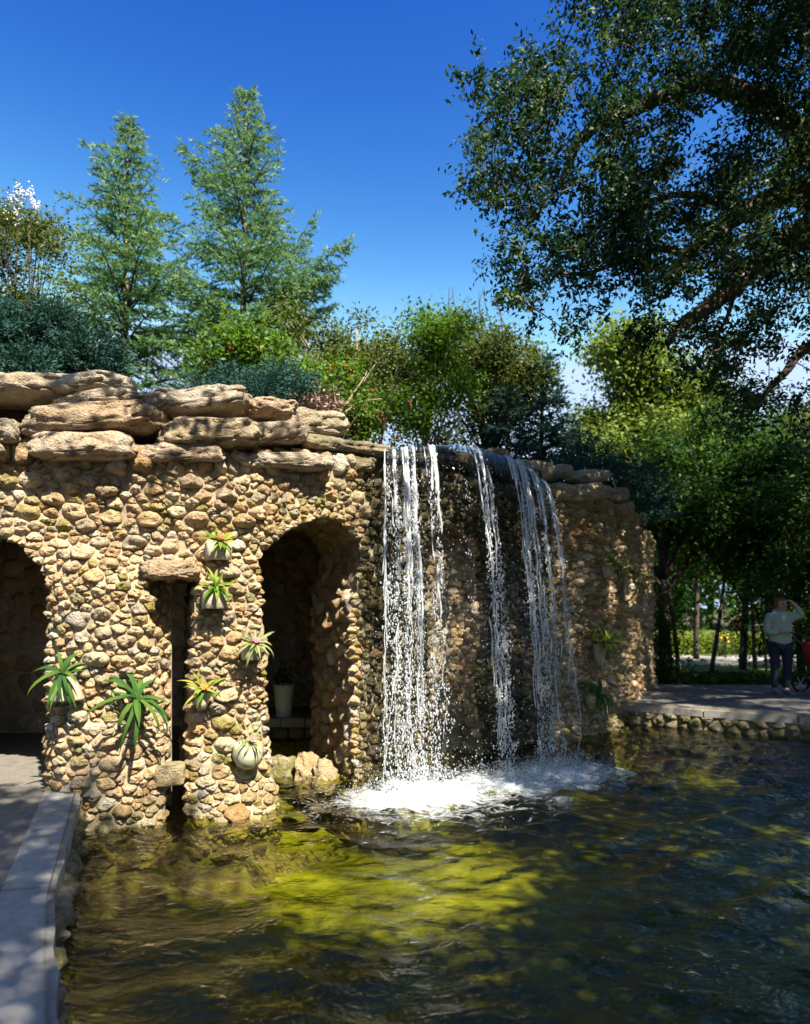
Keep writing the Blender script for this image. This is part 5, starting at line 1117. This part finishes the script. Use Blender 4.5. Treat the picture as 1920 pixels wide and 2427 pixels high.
# ------------------------------------------------------------------ person with a stroller
def skin_obj(name, verts, edges, radii, mat, parent, sub=2, root=0):
    me = bpy.data.meshes.new(name); me.from_pydata([tuple(v) for v in verts], edges, []); o = bpy.data.objects.new(name, me); col.objects.link(o)
    o.parent = parent; sk = o.modifiers.new('skin', 'SKIN'); sk.use_smooth_shade = True
    if not me.skin_vertices: me.skin_vertices.new()
    for i, r in enumerate(radii):
        r = r if isinstance(r, tuple) else (r, r); me.skin_vertices[0].data[i].radius = r; me.skin_vertices[0].data[i].use_root = (i == root)
    sb = o.modifiers.new('sub', 'SUBSURF'); sb.levels = sub; sb.render_levels = sub; me.materials.append(mat); return o
M_SKIN = flat_mat('skin', (.42, .25, .18), .55); M_HOOD = simple_mat('sage_fleece', (.26, .37, .30), (.36, .46, .39), 14, .95, .5, .02); M_JEAN = simple_mat('dark_denim', (.012, .017, .035), (.03, .042, .08), 30, .9, .3, .005)
M_SHOE = flat_mat('blue_grey_canvas', (.12, .18, .28), .8); M_HAIR = simple_mat('auburn_hair', (.10, .035, .015), (.18, .07, .03), 60, .6, .5, .01); M_REDF = simple_mat('red_stroller_fabric', (.45, .02, .03), (.58, .04, .05), 20, .8, .3, .01); M_BLACKM = flat_mat('black_tube', (.015, .015, .017), .4); M_TYRE = flat_mat('tyre_rubber', (.02, .02, .02), .85)
PX, PY = (1850 - 960) / FPX * 11.9, 11.9
per = thing('person', (PX, PY, 0), 'person in a sage green sweatshirt and dark jeans with one hand raised to the head', 'person')
body_v = [(0, 0, .92), (0, .01, 1.08), (0, .01, 1.24), (0, .0, 1.38), (0.0, -.01, 1.44), (.005, -.03, 1.50), (.005, -.045, 1.56), (.005, -.05, 1.62),
          (-.10, 0, .86), (-.10, -.02, .48), (-.10, .02, .09), (-.11, -.12, .04), (.09, 0, .86), (.10, -.04, .48), (.09, .01, .09), (.09, -.13, .04),
          (-.17, 0, 1.36), (-.22, .0, 1.08), (-.06, -.16, 1.08), (.02, -.2, 1.08), (.17, 0, 1.36), (.35, -.03, 1.38), (.20, -.06, 1.56), (.12, -.07, 1.62)]
body_e = [(0, 1), (1, 2), (2, 3), (3, 4), (4, 5), (5, 6), (6, 7), (0, 8), (8, 9), (9, 10), (10, 11), (0, 12), (12, 13), (13, 14), (14, 15), (3, 16), (16, 17), (17, 18), (18, 19), (3, 20), (20, 21), (21, 22), (22, 23)]
body_r = [(.13, .10), (.12, .09), (.13, .09), (.09, .07), .05, .062, .088, .07, .08, .055, .035, .03, .08, .055, .035, .03, .05, .038, .03, .02, .05, .038, .03, .022]
skin_obj('body', body_v, body_e, body_r, M_SKIN, per)
skin_obj('sweatshirt', [(0, .01, .82), (0, .01, 1.05), (0, .01, 1.22), (0, 0, 1.36), (0, -.0, 1.43), (-.19, 0, 1.34), (-.245, 0, 1.07), (-.10, -.14, 1.07), (.19, 0, 1.34), (.36, -.03, 1.37), (.225, -.055, 1.53)], [(0, 1), (1, 2), (2, 3), (3, 4), (3, 5), (5, 6), (6, 7), (3, 8), (8, 9), (9, 10)], [(.19, .14), (.20, .15), (.20, .145), (.14, .11), .075, .085, .075, .048, .085, .072, .048], M_HOOD, per, root=1)
skin_obj('hood', [(-.08, .07, 1.42), (0, .10, 1.43), (.08, .07, 1.42)], [(0, 1), (1, 2)], [.05, .065, .05], M_HOOD, per, root=1)
skin_obj('jeans', [(0, 0, .90), (-.10, 0, .82), (-.105, -.02, .48), (-.10, .015, .08), (.09, 0, .82), (.105, -.04, .48), (.09, .01, .08)], [(0, 1), (1, 2), (2, 3), (0, 4), (4, 5), (5, 6)], [(.15, .12), .105, .078, .066, .105, .078, .066], M_JEAN, per)
for sx in (-.105, .09):
    skin_obj('shoe', [(sx, .05, .045), (sx, -.06, .045), (sx, -.16, .035)], [(0, 1), (1, 2)], [(.05, .045), (.052, .045), (.042, .033)], M_SHOE, per, root=1)
skin_obj('hair', [(.005, -.02, 1.665), (.0, .035, 1.60), (.0, .05, 1.52), (.085, -.02, 1.58), (-.08, -.02, 1.58), (.0, .05, 1.46)], [(0, 1), (1, 2), (1, 3), (1, 4), (2, 5)], [(.085, .06), .095, .075, .035, .035, .05], M_HAIR, per, root=1)
def hand(cx, cy, cz, dirx, parent):
    skin_obj('hand', [(cx, cy, cz), (cx + dirx * .05, cy - .01, cz + .01)], [(0, 1)], [(.028, .018), (.036, .016)], M_SKIN, parent)
    for k in range(4): skin_obj('finger', [(cx + dirx * .06, cy - .02 + .016 * k, cz + .01), (cx + dirx * (.095 - .006 * abs(k - 1)), cy - .02 + .016 * k, cz + .004), (cx + dirx * (.115 - .008 * abs(k - 1)), cy - .02 + .016 * k, cz - .018)], [(0, 1), (1, 2)], [.009, .0085, .007], M_SKIN, parent, 1)
    skin_obj('thumb', [(cx + dirx * .02, cy - .03, cz), (cx + dirx * .05, cy - .05, cz + .004), (cx + dirx * .075, cy - .052, cz - .006)], [(0, 1), (1, 2)], [.011, .0095, .008], M_SKIN, parent, 1)
hand(.03, -.2, 1.08, 1, per); hand(.13, -.07, 1.615, -1, per)
fa = Acc()
for sx in (-.032, .034): spheres(fa, np.array([[PX + .005 + sx, PY - .128, 1.575]]), .012, 2)
fa.build('eyes', M_BLACKM, per)
fa = Acc(); spheres(fa, np.array([[PX + .005, PY - .138, 1.545]]), .016, 2, np.array([[.8, 1.1, 1.5]])); fa.build('nose', M_SKIN, per)
fa = Acc(); spheres(fa, np.array([[PX + .005, PY - .125, 1.505]]), .02, 2, np.array([[1.2, .5, .35]])); fa.build('mouth', flat_mat('lips', (.38, .14, .12), .5), per)
st = thing('stroller', (PX + .75, PY - .1, 0), 'red stroller with black frame pushed by the person', 'stroller'); ox = PX + .75; oy = PY - .1
a = Acc()
for sy in (-.22, .22):
    tube(a, [(ox - .62, oy + sy, 1.06), (ox - .45, oy + sy, .98), (ox + .30, oy + sy, .18)], .014, 8); tube(a, [(ox - .30, oy + sy, .16), (ox + .02, oy + sy, .62), (ox + .1, oy + sy, .72)], .013, 8); tube(a, [(ox - .30, oy + sy, .16), (ox + .30, oy + sy, .18)], .011, 8)
tube(a, [(ox - .62, oy - .22, 1.06), (ox - .63, oy, 1.065), (ox - .62, oy + .22, 1.06)], .016, 8); a.build('frame', M_BLACKM, st)
for wx, wr in ((-.30, .16), (.32, .14)):
    for sy in (-.27, .27):
        a = Acc(); th_ = np.linspace(0, 2 * math.pi, 29); tube(a, np.stack([ox + wx + np.cos(th_) * (wr - .018), np.full(29, oy + sy), .005 + wr + np.sin(th_) * (wr - .018)], 1), .02, 8); w_ = a.build('wheel', M_TYRE, st)
        a = Acc()
        for k in range(6): tube(a, [(ox + wx, oy + sy, .005 + wr), (ox + wx + math.cos(k * 1.047) * (wr - .02), oy + sy, .005 + wr + math.sin(k * 1.047) * (wr - .02))], .007, 5)
        a.build('spokes', M_BUCKET, w_)
a = Acc(); th_ = np.linspace(.15, 2.35, 12); V = []
for sy in np.linspace(-.23, .23, 7):
    b_ = 1 - .12 * (sy / .23) ** 2
    for q in th_: V.append((ox + .02 - math.cos(q) * .34 * b_, oy + sy, .66 + math.sin(q) * .36 * b_))
F4 = [(i * 12 + j, i * 12 + j + 1, (i + 1) * 12 + j + 1, (i + 1) * 12 + j) for i in range(6) for j in range(11)]; a.add(V, None, F4); a.build('canopy', M_REDF, st)
a = Acc(); box(a, (ox - .20, oy - .2, .42), (ox + .22, oy + .2, .5)); a.build('seat', M_REDF, st); a = Acc(); a.add([(ox - .2, oy - .2, .46), (ox - .3, oy - .2, .9), (ox - .3, oy + .2, .9), (ox - .2, oy + .2, .46), (ox - .24, oy - .2, .44), (ox - .34, oy - .2, .9), (ox - .34, oy + .2, .9), (ox - .24, oy + .2, .44)], None, [(0, 1, 2, 3), (7, 6, 5, 4), (0, 4, 5, 1), (2, 6, 7, 3), (1, 5, 6, 2), (0, 3, 7, 4)]); a.build('backrest', M_REDF, st)
a = Acc(); box(a, (ox - .26, oy - .19, .2), (ox + .2, oy + .19, .30)); a.build('basket', M_BLACKM, st)

# look-alikes carry a group
for pre, grp in (('bromeliad', 'bromeliads potted on the grotto wall'), ('cedar_tree', 'cedars behind the grotto'), ('weeping_conifer', 'weeping conifers behind the waterfall'), ('maple_tree', 'maples beyond the path'), ('sapling', 'saplings beyond the path'), ('bush', 'shady bushes beyond the path'), ('oak_tree', 'great oaks round the pond'), ('rock', 'rocks in the doorway water'), ('juniper', 'junipers on the mound'), ('hedge', 'hedges across the park'), ('flower_bed', 'far flower beds'), ('pond_edging_wall', 'edging walls of the pond')):
    for o in bpy.data.objects:
        if o.parent is None and (o.name == pre or o.name.startswith(pre + '.')): o['group'] = grp
